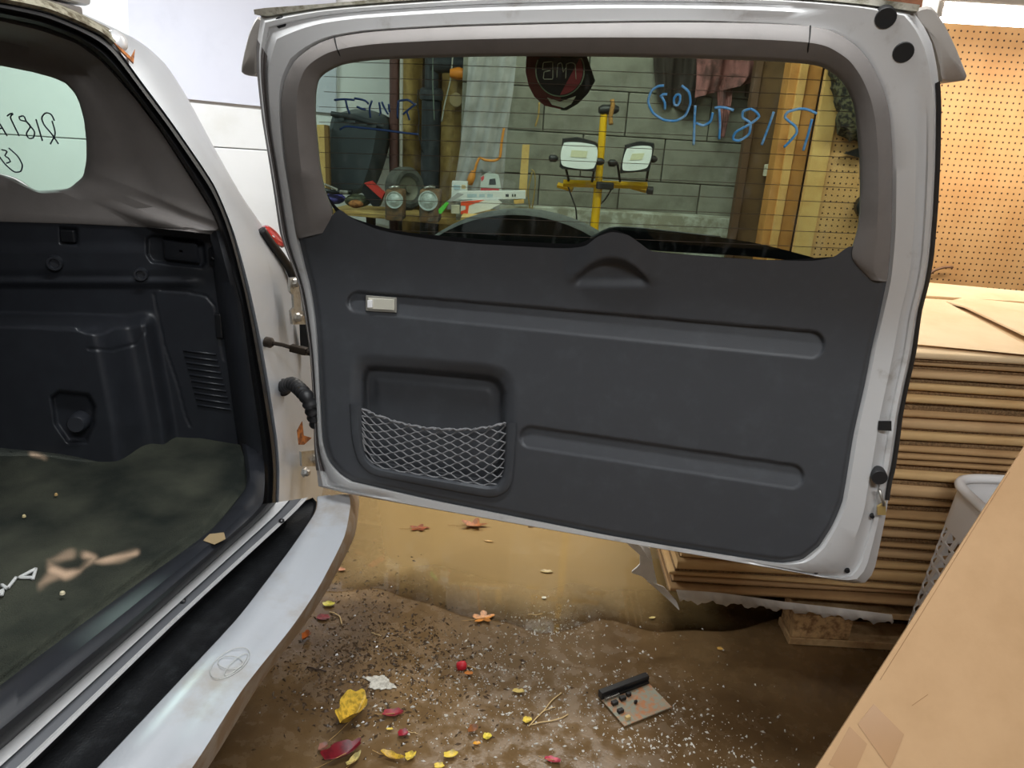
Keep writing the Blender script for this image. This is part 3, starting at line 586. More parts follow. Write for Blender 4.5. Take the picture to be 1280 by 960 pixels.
# bulge over the wiper motor and the dished rest below it
hump = sst(64, 18, np.abs(X-764)); arch_y = 356-30*np.clip(1-((X-764)/50)**2, 0, 1)
off += .020*hump*sst(6, -6, Y-arch_y)*sst(360, 340, Y+0*X)
off -= .010*sst(52, 40, np.abs(X-764))*sst(-4, 4, Y-arch_y)*sst(362, 345, Y)
off += .012*np.exp(-((Y-348-.05*(X-700))/10)**2)*sst(440, 500, X)*0
ed = np.minimum(sdline(X, Y, left), np.minimum(sdline(X, Y, bot), sdline(X, Y, right)))
off -= .010*(1-sst(0, 9, ed))**2
off += .004
V, F = gridmesh(D(X, Y, off)); trim = MB().add(V, F).build('lower_trim_panel', blackp if False else blacktrim, door, True, fixn=False)
# grey trim around the glass: centre, hinge side and latch side
GO = [(374, 298), (370, 294), (363, 240), (357, 200), (353, 160), (352, 125), (356, 100), (367, 78), (381, 65), (399, 54), (419, 47), (461, 40), (560, 34), (700, 30), (850, 28), (960, 30), (1012, 33), (1040, 39), (1069, 56), (1087, 77), (1104, 111), (1112, 143), (1115, 190), (1115, 233), (1114, 292), (1109, 349), (1107, 352)]
GI = [(404, 291), (419, 266), (408, 243), (401, 212), (398, 180), (395, 150), (395, 119), (398, 100), (407, 91), (426, 81), (457, 76), (488, 74), (581, 71), (700, 70), (869, 73), (950, 76), (1010, 80), (1030, 84), (1053, 101), (1066, 127), (1069, 145), (1071, 165), (1074, 195), (1075, 240), (1073, 285), (1060, 322), (1088, 350)]
gl = np.vstack([resamp(arr(GO)[i:i+2], 7, False)[:-1] for i in range(len(GO)-1)]+[arr(GO[-1:])]); gi = np.vstack([resamp(arr(GI)[i:i+2], 7, False)[:-1] for i in range(len(GI)-1)]+[arr(GI[-1:])])
gl, gi = smo(gl, 5), smo(gi, 5)
tap = np.clip(np.minimum(np.arange(len(gl))/16, (len(gl)-1-np.arange(len(gl)))/16), .15, 1)
for a, b in ((0, 61), (60, 98), (97, len(gl))):
    o_, i_, k_ = gl[a:b], gi[a:b], tap[a:b]; mix = lambda t: o_*(1-t)+i_*t
    MB().loft([D(*mix(-.02).T, -.006), D(*mix(0).T, .010*k_+.004*(1-k_)), D(*mix(.12).T, .006+.010*k_), D(*mix(.34).T, .008+.018*k_), D(*mix(.42).T, .008+.020*k_), D(*mix(.86).T, .006+.010*k_), D(*mix(.97).T, .004+.006*k_), D(*mix(1).T, -.012)]).build('window_trim', greytrim, door, 40)
for ln in ([(418, 46), (421, 60), (430, 80)], [(1013, 32), (1012, 46), (1008, 79)]):
    q = resamp(ln, 12); MB().tube(D(*q.T, np.array([.010, .014, .017, .021, .025, .0275, .026, .023, .019, .015, .011, .004])), .0011, 5).build('trim_seam', blackp, door)
# glass, black border, heater lines, writing, sticker
gq = resamp(W_in, 160, True, True); gc = gq.mean(0); gbig = gc+(gq-gc)*1.03
gm = glassmat('rear_glass_green', (.60, .68, .63, 1), .06, .02, .07)
Pg = D(*gbig.T, -.016); glass = MB().prism(Pg, -DN*.004).build('rear_glass', gm, door)
fr_o = resamp([(405, 240), (422, 268), (445, 284), (500, 301), (600, 313), (720, 318), (740, 310), (765, 298), (800, 312), (820, 322), (960, 333), (1040, 328)], 90); fr_i = resamp([(404, 236), (420, 258), (442, 273), (500, 289), (600, 299), (715, 305), (732, 301), (765, 287), (790, 296), (815, 314), (960, 325), (1042, 321)], 90)
MB().loft([D(*fr_o.T, -.0145), D(*fr_i.T, -.0145)]).build('glass_border', blackp, glass)
hl = MB()
for i in range(12):
    y0 = 84+i*19; x0, x1 = (405 if 3 > i else 399 if i < 7 else 405+(i-7)*9), (1045 if i == 0 else 1066 if i < 3 else 1072)
    yy0, yy1 = y0+(x0-640)*.031+(y0-190)*.0*x0, y0+(x1-640)*.042
    if yy1 > 318: x1 = 900
    q = resamp([(x0, yy0), (640, y0), (x1, y0+(x1-640)*.042)], 30); q = q[(q[:, 1] < 300+.03*(q[:, 0]-600))]
    if len(q) > 4: hl.tube(D(*q.T, -.0148), .0005, 4)
hl.build('heater_lines', mk('heater_line', S(60, 48, 36), .5), glass)
blue = mk('blue_marker', S(70, 150, 214), .5, 0, (60, .4, .7), S(150, 196, 228))
fD = lambda x, y: D(x, y, -.0135)
strokes('glass_writing', [[(830, 107), (822, 108), (814, 114), (810, 127), (816, 141), (830, 150), (845, 151), (857, 144), (863, 129), (861, 115), (852, 107)], [(825, 121), (829, 118), (834, 118)], [(827, 121), (831, 129), (831, 137)],
    [(850, 119), (846, 118), (842, 124), (843, 131), (847, 132), (850, 126), (850, 119)], [(869, 132), (868, 150), (867, 181)], [(870, 154), (879, 157), (888, 152), (891, 141)], [(899, 174), (900, 155), (899, 136)], [(893, 135), (900, 134), (908, 135), (917, 138)],
    [(938, 136), (929, 139), (928, 147), (938, 154), (936, 168), (924, 176), (916, 174), (920, 165), (938, 155), (949, 146), (944, 139), (938, 136)], [(967, 140), (960, 160), (952, 181)], [(1015, 149), (1010, 168), (1004, 188)],
    [(1021, 142), (1010, 137), (999, 136), (985, 140), (981, 147), (994, 158), (996, 166), (988, 176), (980, 184)]], fD, .0021, blue, glass)
navy = mk('navy_marker', S(34, 62, 104), .5)
strokes('glass_writing', [[(418, 125), (430, 124), (443, 125)], [(432, 125), (434, 134), (437, 142)], [(443, 123), (450, 124), (457, 126), (461, 130)], [(446, 133), (452, 136), (457, 137)], [(465, 126), (462, 135), (463, 147)], [(474, 128), (475, 135), (476, 142)], [(474, 143), (475, 144)],
    [(477, 127), (480, 134), (485, 143)], [(486, 130), (487, 140)], [(498, 126), (497, 136), (497, 148)], [(504, 143), (512, 136), (520, 130)], [(499, 126), (510, 125), (519, 131)], [(508, 138), (512, 150)], [(425, 162), (433, 158), (454, 160), (482, 163), (504, 166), (523, 168)]], fD, .0019, navy, glass)
# round sticker on the outside of the glass
def disc(cx, cy, rx, ry, a0=0, a1=360, n_=40): return [(cx+rx*math.cos(math.radians(a)), cy+ry*math.sin(math.radians(a))) for a in np.linspace(a0, a1, n_)]
def decal(name, pts, off, m, parent): return MB().prism(D(*arr(pts).T, off), -DN*.0004).build(name, m, parent)
stm = mk('sticker_red', S(176, 74, 80), .6); stk = mk('sticker_black', S(40, 40, 44), .6); stc = mk('sticker_cream', S(228, 224, 200), .6)
st_ = decal('sticker', [(658, 70), (657, 90), (661, 108), (668, 121), (680, 132), (708, 138), (722, 130), (735, 117), (744, 101), (739, 86), (733, 70)], -.0212, stm, glass)
decal('sticker_half', [(701, 69), (701, 138), (708, 138), (722, 130), (735, 117), (744, 101), (739, 86), (733, 69)], -.0204, stk, glass)
decal('sticker_ring', [p for p in disc(700, 88, 31, 33) if p[1] > 71]+[(726, 71), (675, 71)][:0], -.0200, stc, glass)
decal('sticker_disc', [p for p in disc(700, 88, 29.5, 31.5) if p[1] > 71], -.0196, stk, glass)
decal('sticker_patch', [p for p in disc(700, 88, 28.5, 30.5, -90, 90) if p[1] > 71], -.0192, stm, glass)
decal('sticker_band', [(684, 122), (700, 127), (720, 120), (714, 130), (705, 135), (690, 131)], -.0192, stc, glass)
strokes('sticker_lettering', [[(690, 77), (679, 78), (678, 87), (689, 88), (680, 90), (679, 99), (691, 99), (691, 77)], [(696, 97), (697, 80), (702, 78), (704, 90)], [(707, 98), (708, 80), (714, 78), (719, 80), (720, 99)], [(704, 90), (708, 84)]], lambda x, y: D(x, y, -.0182), .0007, stc, glass, smooth=False)
# wiper on the outside, spare wheel on the back of the door
wp = MB(); wq = resamp([(770, 287), (798, 289), (860, 293), (910, 298), (960, 307), (1017, 322)], 40); wq2 = resamp([(772, 300), (806, 312), (860, 316), (930, 320), (1014, 328)], 40)
wp.loft([D(*wq.T, -.03), D(*wq.T, -.045), D(*wq2.T, -.045), D(*wq2.T, -.03), D(*wq.T, -.03)]); wp.build('wiper_blade', darkp, door, 40)
wa = resamp([(740, 300), (765, 288), (800, 289), (900, 300)], 20); MB().tube(D(*wa.T, -.055), .007, 8).build('wiper_arm', blackp, door, True)
sc_ = D(657, 446, -.20)
dust = mk('dusty_tyre', S(120, 124, 122), .7, 0, (30, .4, .7), S(84, 88, 88))
Rw = .335
MB().lathe(sc_, -DN, [(-.10, .19), (-.104, .24), (-.100, .29), (-.085, .325)], 72).build('spare_tyre_wall', mk('tyre_black', S(8, 8, 9), .8), door, 40)
MB().lathe(sc_, -DN, [(-.085, .325), (-.065, Rw-.003), (-.035, Rw-.002), (.0, Rw-.015), (.03, .28), (.045, .2), (.05, 0)], 72).build('spare_wheel_cover', dust, door, 40)
MB().lathe(sc_, -DN, [(-.09, .2), (-.05, .18), (-.05, .05), (-.12, .05)], 40).build('spare_rim', steel, door, 40)
# spoiler with end wings
s0 = resamp([(318, 18), (330, 20), (400, 9), (484, 2), (600, -5), (750, -9), (900, -7), (1000, -2), (1080, 5), (1148, 14)], 60); s1 = resamp([(317, 12), (330, 10), (400, 5), (484, -2), (600, -12), (750, -17), (900, -15), (1000, -10), (1080, -3), (1150, 6)], 60)
dust2 = mk('dusty_spoiler', S(196, 192, 178), .7, .1, (60, .42, .66), S(140, 134, 112))
a_, b_ = D(*s0.T, -.02), D(*s1.T, -.018)
spo = MB().loft([a_-DN*.03, a_, b_, b_-DN*.26+np.array([0, 0, .02]), a_-DN*.26, a_-DN*.03]).build('spoiler', dust2, door, 50)
wing = mk('spoiler_wing', S(172, 166, 160), .45, .2, (12, .45, .75), S(156, 148, 142))
for pl in ([(322, 21), (312, 40), (305, 68), (302, 91), (320, 95), (323, 74), (328, 48), (334, 30)], [(1144, 12), (1156, 8), (1166, 10), (1180, 30), (1193, 56), (1202, 78), (1209, 97), (1204, 101), (1178, 102), (1175, 86), (1168, 58), (1158, 36), (1148, 24)]):
    q = resamp(pl, 36, True, True); c_ = q.mean(0); P0 = D(*q.T, -.075)
    MB().loft([P0, D(*(c_+(q-c_)*.93).T, -.066), D(*(c_+(q-c_)*.3).T, -.064), D(*(c_+(q-c_)*.005).T, -.064)], True).loft([P0, P0-DN*.11], True).build('spoiler_wing', wing, door, 50)
# bolts, holes, buffers and latch pocket on the jamb
def plug(px, py, r_, h, m, nm='rubber_plug'):
    p = D(px, py, 0 if nm == 'buffer' else -.005 if px > 1090 and py < 80 else -.010); MB().lathe(p, DN-np.array([0, 0, .35 if py < 300 else 0]), [(-.012, r_), (h-.001, r_), (h, r_*.94), (h, 0)], 20).build(nm, m, door, 40)
plug(349, 30, .010, -.004, blackp); plug(1107, 22, .014, .0035, blackp); plug(1129, 65, .014, .003, blackp); plug(1098, 594, .014, .012, rubber, 'buffer'); plug(1059, 713, .005, .003, blackp); plug(1020, 714, .005, .003, blackp); plug(1090, 645, .004, .004, blackp)
MB().prism(D(*arr([(1098, 526), (1114, 526), (1114, 538), (1097, 537)]).T, .001), DN*.003).build('latch_opening', blackp, door)
MB().prism(D(*arr([(1096, 632), (1106, 626), (1107, 642), (1096, 642)]).T, -.002), DN*.006).build('latch_catch', mk('brass_plate', S(196, 170, 110), .4, .6), door)
MB().tube(D(*arr([(1099, 612), (1102, 622), (1105, 632)]).T, .004), .003, 6).build('latch_rod', steel, door, True)
# courtesy lamp
lq = resamp([(457, 369), (496, 372), (496, 391), (457, 389)], 24, False, True); lc = lq.mean(0)
lamp_l = MB().loft([D(*lq.T, -.01), D(*lq.T, .004), D(*(lc+(lq-lc)*.93).T, .006)], True, cap=True).build('courtesy_lamp', mk('lamp_bezel', S(150, 148, 140), .3), trim if False else door, 40)
iq = lc+(lq-lc)*np.array([.84, .72]); MB().loft([D(*iq.T, .004), D(*iq.T, .008), D(*(lc+(iq-lc)*.9).T, .009)], True, cap=True).build('lamp_lens', mk('lamp_lens', S(206, 204, 190), .15, coat=.5), door)
MB().prism(D(*arr([(460, 375), (466, 375), (466, 384), (460, 384)]).T, .009), DN*.003).build('lamp_switch', white_plastic, door)
# pocket frame and cargo net
uo_ = resamp([(437, 505), (440, 550), (448, 577), (465, 593), (500, 601), (600, 620), (620, 621), (635, 613), (641, 595), (646, 529)], 70); ui_ = resamp([(453, 508), (454, 550), (459, 572), (470, 582), (500, 589), (605, 606), (620, 605), (628, 592), (631, 560), (632, 528)], 70)
MB().loft([D(*uo_.T, -.008), D(*uo_.T, .008), D(*(uo_*.9+ui_*.1).T, .010), D(*(uo_*.35+ui_*.65).T, .009), D(*(uo_*.08+ui_*.92).T, .002), D(*ui_.T, -.02)]).build('pocket_frame', blacktrim, door, 50)
net = MB(); nrow = 13
tpx = np.linspace(450, 633, 96)
ty = np.interp(tpx, [450, 470, 500, 530, 560, 590, 612, 633], [510, 519, 529, 535, 537, 537, 534, 529]); by = np.interp(tpx, [450, 456, 466, 480, 500, 560, 605, 622, 633], [552, 568, 579, 585, 589, 598.5, 606, 605, 598])
sg = (tpx-450)/183*9.0
for r_ in range(nrow+1):
    w = r_/nrow; base = ty+(by-ty)*w; tri = np.abs(((sg+(r_ % 2)*.5*1) % 1)*2-1)*2-1
    amp = np.minimum((by-ty)/nrow*.55, 4.6)*(0.35 if r_ in (0, nrow) else 1)
    tri = np.sin(tri*1.3)/np.sin(1.3)
    offn = -.004+.003*np.sin(sg*2*math.pi)-.012*np.sin(math.pi*(tpx-450)/183)*0
    net.tube(D(tpx, base+amp*tri*(1 if r_ % 2 == 0 else 1), offn), .0017 if r_ else .0026, 6)
net.tube(D(tpx, ty+1.2*np.sin(sg*14), -.003), .0018, 6)
net.build('cargo_net', mk('net_cord', S(112, 112, 114), .7), door, True)
# ------------------------------------------------------------------ things along the back wall
# lavender sheet leaning on the white wall
sh = [(158, -60), (161, 40), (163, 116), (232, 123.5), (322, 132.5), (420, 142), (420, -60)]
slab('white_sheet', sh, 4.262, .02, mk('glossy_white_sheet', S(226, 228, 240), .2, 0, (3, .45, .8), S(216, 218, 230), None, .6), label='glossy pale lavender sheet against the white wall behind the car', cat='panel')
# pipes
def pipe(name, px0, px1, Y, r, m, label, zt=2.5, zb=0.0):
    p = aty(px0[0], px0[1], Y); q = aty(px1[0], px1[1], Y); x = (p[0]+q[0])/2
    t = MB().tube([(x, Y, zb), (x, Y, zt)], r, 20).build(name, m, None, 40, label, 'pipe'); return t, x
pipe('brown_pipe', (493, 80), (492, 240), 4.1, .024, mk('brown_painted_pipe', S(96, 62, 58), .4), 'brown painted vertical pipe at the edge of the white wall')
pipe('white_conduit', (502, 80), (501, 200), 4.08, .009, mk('white_conduit', S(196, 190, 182), .5), 'thin white conduit beside the brown pipe', 2.5, .9)
dr_ = mk('drain_black', S(46, 50, 54), .45, 0, (20, .45, .75), S(66, 70, 74))
xd = (aty(538, 180, 4.05)[0]); dt = thing('drain_pipe', (xd, 4.05, 0), 'thick black cast drain pipe with a side branch', 'pipe')
zc1 = float(aty(540, 118, 4.05)[2])
MB().tube([(xd, 4.05, 0), (xd, 4.05, zc1)], .047, 24).build('stack_pipe', dr_, dt, 40)
MB().lathe((xd, 4.05, zc1-.03), (0, 0, 1), [(0, .047), (.005, .058), (.03, .06), (.05, .058), (.06, .047)], 24).build('coupling', dr_, dt, 40)
MB().tube([(xd, 4.05, zc1), (xd, 4.05, 2.5)], .035, 20).build('vent_pipe', dr_, dt, 40)
be = aty(581, 84, 4.05); MB().tube([(xd, 4.05, be[2]+.0), (xd+.06, 4.04, be[2]+.01), (be[0], 4.03, be[2]+.012), (be[0]+.06, 4.02, be[2])], .043, 20).build('branch_pipe', dr_, dt, 40)
ce = aty(570, 125, 4.0); MB().lathe(ce, (0.1, -1, 0), [(-.08, .034), (0, .034), (.004, .03), (.004, 0)], 20).build('cleanout_plug', mk('tan_plug', S(170, 150, 110), .7), dt, 40)
MB().lathe(aty(573, 92, 3.98), (1, 0, 0), [(-.04, .02), (0, .03), (.05, .02)], 12).build('orange_clamp', mk('orange_rubber', S(216, 130, 40), .5), dt, 40)
# insulation batts in the bay
ins = mk('paper_insulation', S(196, 164, 98), .85, 0, (10, .35, .7), S(150, 118, 64), (14, .6, .02))
for (x0, x1, lab) in ((503, 526, 'tan paper insulation left of the drain pipe'), (550, 588, 'tan paper insulation right of the drain pipe')):
    a = aty(x0, 200, 4.24)[0]; b = aty(x1, 200, 4.24)[0]; xs = np.linspace(a, b, 12); zs = np.linspace(.1, 2.4, 40)
    P = np.array([[(x, 4.25-.05*math.sin(math.pi*(x-a)/(b-a))-.008*math.sin(z*17+x*30), z) for x in xs] for z in zs]); V, F = gridmesh(P)
    MB().add(V, F).build('insulation_batt', ins, None, True, lab, 'insulation', fixn=False)
bd_ = aty(585, 150, 4.1); MB().prism(pts3(aty, [(574, 70), (587, 70), (573, 262), (560, 262)], 4.12), (0, .05, 0)).build('stud', wood_new, label='pale stud slanting behind the plastic sheet', cat='stud')
dk = mk('dark_hose', S(34, 30, 28), .6)
for path, r_, lab, m in (([(566, 70), (563, 100), (556, 130), (552, 152)], .004, 'pale cable hanging beside the drain pipe', mk('pale_cable', S(170, 168, 156), .6)),
                      ([(541, 70), (541, 105), (542, 130), (543, 150)], .003, 'thin green grey wire along the drain pipe', mk('grey_wire', S(110, 122, 112), .6)),
                      ([(523, 112), (522, 130), (524, 150), (523, 165), (528, 190)], .003, 'dark wire hanging left of the drain pipe', dk)):
    q = resamp(path, 20); MB().tube(aty(*q.T, 3.98), r_, 6).build('cable', m, None, True, lab, 'cable')
# translucent plastic sheet
poly = bpy.data.materials.new('poly_sheet'); poly.use_nodes = True
def poly_nodes(m, fac, col):
    nt = m.node_tree; N = nt.nodes; L = nt.links; b = N['Principled BSDF']; b.inputs['Base Color'].default_value = col; b.inputs['Roughness'].default_value = .3
    t = N.new('ShaderNodeBsdfTransparent'); mx = N.new('ShaderNodeMixShader'); nz = N.new('ShaderNodeTexNoise'); nz.inputs['Scale'].default_value = 9; tc = N.new('ShaderNodeTexCoord'); L.new(tc.outputs['Object'], nz.inputs[0])
    mr = N.new('ShaderNodeMapRange'); mr.inputs[1].default_value = .35; mr.inputs[2].default_value = .65; mr.inputs[3].default_value = fac-.2; mr.inputs[4].default_value = fac+.2; L.new(nz.outputs[0], mr.inputs[0])
    L.new(mr.outputs[0], mx.inputs[0]); L.new(t.outputs[0], mx.inputs[1]); L.new(b.outputs[0], mx.inputs[2]); L.new(mx.outputs[0], N['Material Output'].inputs[0])
poly_nodes(poly, .66, S(186, 184, 184))
el = resamp([(586, 60), (583, 110), (576, 180), (570, 220), (563, 248), (558, 262)], 40); er = resamp([(647, 60), (642, 110), (634, 165), (630, 220), (626, 248), (624, 262)], 40)
P = np.array([[(lambda p: p+np.array([0, .012*math.sin(t*22+j*.2), 0]))(aty(*(el[j]*(1-t)+er[j]*t), 3.81)) for t in np.linspace(0, 1, 24)] for j in range(40)]); V, F = gridmesh(P)
MB().add(V, F).build('plastic_sheet', poly, None, True, 'grey translucent plastic sheet hanging in front of the block wall', 'sheet', fixn=False)
# work light stand
yel = mk('yellow_paint', S(236, 184, 24), .4); blk = mk('black_cast', S(30, 31, 33), .5)
WY = 3.62; base = aty(750, 240, WY); wl = thing('work_light', (base[0], WY, 0), 'yellow work light stand with two black floodlights', 'work light')
a = aty(755, 142, WY); b = aty(748, 230, WY); MB().tube([(b[0], WY, b[2]-.02), tuple(a)], .017, 14).build('mast', yel, wl, 40)
MB().tube([(b[0], WY, .45), (b[0], WY, b[2])], .020, 14).build('lower_mast', yel, wl, 40)
for ang in (90, 210, 330):
    d = np.array([math.cos(math.radians(ang)), math.sin(math.radians(ang)), 0]); p0 = np.array([b[0], WY, .62]); MB().tube([p0, p0+d*.2+np.array([0, 0, -.61])], .013, 8).build('leg', yel, wl, 40)
p = aty(704, 229, WY-.01); q = aty(809, 232, WY-.01); MB().tube([p, q], .016, 4).build('crossbar', yel, wl)
for pa, pb in (((697, 231), (716, 237)), ((789, 233), (808, 238))): MB().tube([aty(*pa, WY+.06), aty(*pb, WY+.04)], .013, 4).build('handle_bar', yel, wl)
MB().lathe(aty(812, 238, WY+.04), (1, 0, 0), [(-.015, .012), (-.01, .018), (.015, .018), (.018, 0)], 12).build('end_cap', blk, wl, 40)
MB().box(aty(756, 232, WY-.02), (.04, .02, .016), None, 0, .006).build('bracket', blk, wl)
MB().lathe(aty(761, 137, WY), (1, .2, .1), [(-.045, .014), (-.03, .022), (.03, .02), (.045, .012)], 12, cap=True).build('clamp', blk, wl, 40)
MB().tube(aty(*resamp([(765, 124), (766, 132), (763, 146), (764, 156)], 12).T, WY-.02), .010, 8).build('rope', mk('tan_rope', S(176, 128, 66), .8, 0, (90, .4, .7), S(130, 88, 40)), wl, True)
led = mk('led_panel', S(246, 250, 248), .2); lede = mk('led_array', S(226, 224, 190), .3)
def head(face, house, knobs, legs):
    f3 = pts3(aty, face, WY-.10); h3 = pts3(aty, house, WY-.09); ctr = f3.mean(0)
    hq_ = resamp(house, 28, False, True); H0 = aty(*hq_.T, WY-.09); hc_ = hq_.mean(0); H1 = aty(*(hc_+(hq_-hc_)*.96).T, WY-.105); H2 = aty(*(hc_+(hq_-hc_)*.7).T, WY-.03)
    hm = MB().loft([H2, H0, H1], True, cap=True).build('floodlight', blk, wl, 40)
    fq = resamp(face, 40, True, True); fc = fq.mean(0); MB().prism(aty(*(fc+(fq-fc)*.98).T, WY-.108), (0, .004, 0)).build('lens', led, hm)
    iq_ = fc+(arr(face)-fc)*np.array([.5, .3])+np.array([0, -2]); MB().prism(pts3(aty, iq_, WY-.1095), (0, .002, 0)).build('led_array', lede, hm)
    for kx, ky in knobs: MB().lathe(aty(kx, ky, WY-.07), (1, 0, 0), [(-.022, .008), (-.014, .016), (.008, .016), (.02, .007)], 12, cap=True).build('knob', blk, hm, 40)
    for la, lb_ in legs: MB().tube([aty(*la, WY-.06), aty(*lb_, WY-.03)], .006, 6).build('bracket_leg', blk, hm)
head([(705, 178), (746, 182), (742, 211), (702, 207)], [(703, 173), (722, 171), (748, 178), (745, 215), (699, 211)], [(692, 198), (750, 202)], [((707, 209), (711, 226)), ((743, 212), (740, 227))])
head([(784, 185), (815, 183), (809, 210), (778, 213)], [(781, 181), (800, 176), (819, 179), (812, 214), (774, 217)], [(766, 204), (816, 199)], [((772, 205), (775, 227)), ((811, 207), (808, 226))])
MB().tube(aty(*resamp([(710, 233), (716, 250), (720, 262), (722, 300)], 14).T, WY+.02), .004, 6).build('power_cord', blk, wl, True)
MB().tube(aty(*resamp([(766, 233), (756, 250), (742, 264), (735, 300)], 14).T, WY+.02), .004, 6).build('power_cord', blk, wl, True)
# shelf board on brackets
sl_a = aty(412, 256, 3.95); sl_z = sl_a[2]-.02; sr_b = atz(590, 277, sl_z); dvec = sr_b-sl_a; dvec[2] = 0; Ls = np.linalg.norm(dvec)+.06; R = frame(dvec, (0, 1, 0)); 
shelf = thing('shelf', (sl_a[0], sl_a[1], sl_z-.02), 'rough yellow lumber shelf with rusty things on it', 'shelf')
ctr = sl_a+R[:, 0]*(Ls/2-.0)+R[:, 1]*.12; ctr[2] = sl_z-.0125
MB().box(ctr, (Ls/2, .13, .0125), R, 0, .003).build('board', wood_new, shelf)
for k_ in (.2, .62):
    p = sl_a+R[:, 0]*Ls*k_+R[:, 1]*.15; MB().box((p[0], p[1], (sl_z-.025)/2), (.02, .02, (sl_z-.025)/2), R, 0, .002).build('leg', mk('dark_lumber', S(70, 56, 40), .8), shelf)
SZ = sl_z
def on_shelf(px, Yb, dy=0):                  # point of the shelf top under a photo column
    d = ray(px, 255); return CP+d*(Yb/d[1])
# storage bin leaning on the white wall
BY = 3.92
bq = [(416, 143), (474, 156), (453, 241), (409, 231)]
f4 = pts3(aty, bq, BY); bk = f4+np.array([.02, .26, .02]); ctrb = f4.mean(0)
bn = thing('storage_bin', (ctrb[0], BY+.13, f4[:, 2].min()), 'dark grey plastic storage bin standing tilted on the shelf', 'bin')
binm = mk('bin_grey', S(62, 68, 72), .45, 0, (14, .45, .75), S(74, 80, 84))
rq = resamp(bq, 40, False, True); rc = rq.mean(0); shp = rc+(resamp(bq, 40, True, True)-rc)*1.0
MB().loft([aty(*(rc+(shp-rc)*.88).T, BY), aty(*shp.T, BY+.02), aty(*shp.T, BY+.02)+np.array([.03, .22, .02])], True, cap=True).build('body', binm, bn, 40)
MB().tube([aty(414, 142, BY+.0), aty(445, 147, BY-.005), aty(477, 157, BY+.0), aty(477, 157, BY+.2)], .012, 8).build('rim', mk('bin_rim', S(46, 50, 54), .4), bn, 40)
for t in (.2, .45, .7, .9): p = f4[0]*(1-t)+f4[1]*t; MB().box(p+np.array([0, -.006, -.012]), (.01, .006, .006)).build('rim_clip', binm, bn)
# little wheel
wcx = aty(506, 236, 3.86); ax_ = np.array([.72, -.62, .12]); wr = .105
wh2 = thing('hand_truck_wheel', (wcx[0], wcx[1], wcx[2]-wr), 'small grey tyred wheel on the shelf before the insulation', 'wheel')
MB().lathe(wcx, ax_, [(-.03, .06), (-.042, .075), (-.04, .092), (-.025, wr), (.025, wr), (.04, .092), (.042, .075), (.03, .06)], 36).build('tyre', mk('grey_tyre', S(88, 88, 82), .8, 0, (40, .4, .7), S(60, 60, 56), (90, .6, .004)), wh2, 40)
MB().lathe(wcx, ax_, [(-.02, .062), (.028, .062), (.02, .05), (.015, .022), (.034, .02), (.034, 0)], 28).build('rim', mk('wheel_rim', S(120, 118, 104), .5, .3), wh2, 40)
# two square lamp housings with round lenses
rustm = mk('rusty_housing', S(128, 96, 66), .8, 0, (30, .4, .65), S(86, 78, 66)); lensm = mk('lamp_glass', S(200, 208, 206), .15, 0, (30, .4, .7), S(150, 158, 150), None, .6)
for (x0, y0, x1, y1, cx, cy, r_, lab) in ((481, 238, 503, 262, 493, 250, .036, 'square rusty lamp housing with a clear round lens left of the wheel'), (524, 238, 549, 264, 535, 251, .042, 'square grey lamp housing with a frosted round lens below the drain pipe')):
    LY = 3.66 if x0 < 500 else 3.68; c = aty((x0+x1)/2, (y0+y1)/2, LY); hw = (aty(x1, cy, LY)[0]-aty(x0, cy, LY)[0])/2; hh = abs(aty(cx, y1, LY)[2]-aty(cx, y0, LY)[2])/2
    zh_ = c[2]+hh; zl_ = min(c[2]-hh, SZ+.0005); c[2] = (zh_+zl_)/2; hh = (zh_-zl_)/2
    t = thing('lamp_housing', (c[0], LY, c[2]-hh), lab, 'lamp housing'); MB().box(c+np.array([0, .06, 0]), (hw, .06, hh), None, 0, .01).build('case', rustm, t, 40)
    p = aty(cx, cy, LY-.002); MB().lathe(p, (0, -1, 0), [(-.01, r_*1.12), (.006, r_*1.1), (.006, r_*.98), (.002, r_*.95), (.008, r_*.6), (.010, r_*.3), (.014, r_*.28), (.014, 0)], 28).build('lens', lensm, t, 30)
    MB().tube([c+np.array([-hw*.6, .03, hh+.004]), c+np.array([0, .03, hh+.014]), c+np.array([hw*.5, .03, hh+.012])], .008, 8).build('wire_tail', steel, t, True)
# hand tool with red top
rq_ = [(455, 229), (463, 227), (480, 242), (477, 249)]; t = thing('tool_case', tuple(aty(468, 248, 3.72)), 'red and black hand tool leaning against the storage bin', 'tool')
MB().prism(pts3(aty, rq_, 3.72), (0, .05, 0)).build('red_shell', mk('red_plastic', S(206, 62, 54), .4), t)
MB().prism(pts3(aty, [(455, 230), (477, 249), (474, 258), (466, 258), (452, 240)], 3.73), (0, .05, 0)).build('black_shell', darkp, t)
# purple and olive soft things
def blob(name, px, py, Y, rx, ry, rz, m, lab, cat, seed):
    rg_ = np.random.default_rng(seed); c = aty(px, py, Y); rings = []
    for i in range(9):
        th_ = math.pi*i/8; rings.append([c+np.array([rx*math.sin(th_)*math.cos(a)*(1+.12*math.sin(3*a+seed)), ry*math.sin(th_)*math.sin(a), rz*math.cos(th_)*(1+.1*math.sin(2*a+i))]) for a in np.linspace(0, 2*math.pi, 20, endpoint=False)])
    return MB().loft(rings, True).build(name, m, None, True, lab, cat)
blob('purple_glove', 418, 248, 3.80, .05, .05, .026, mk('purple_fabric', S(72, 66, 140), .7, 0, (40, .45, .65), S(40, 38, 90)), 'purple blue glove at the left end of the shelf', 'glove', 1)
blob('olive_pouch', 446, 251, 3.78, .062, .05, .03, mk('olive_cloth', S(98, 100, 76), .9, 0, (40, .4, .65), S(60, 64, 52)), 'olive grey pouch between the purple glove and the red tool', 'pouch', 2)
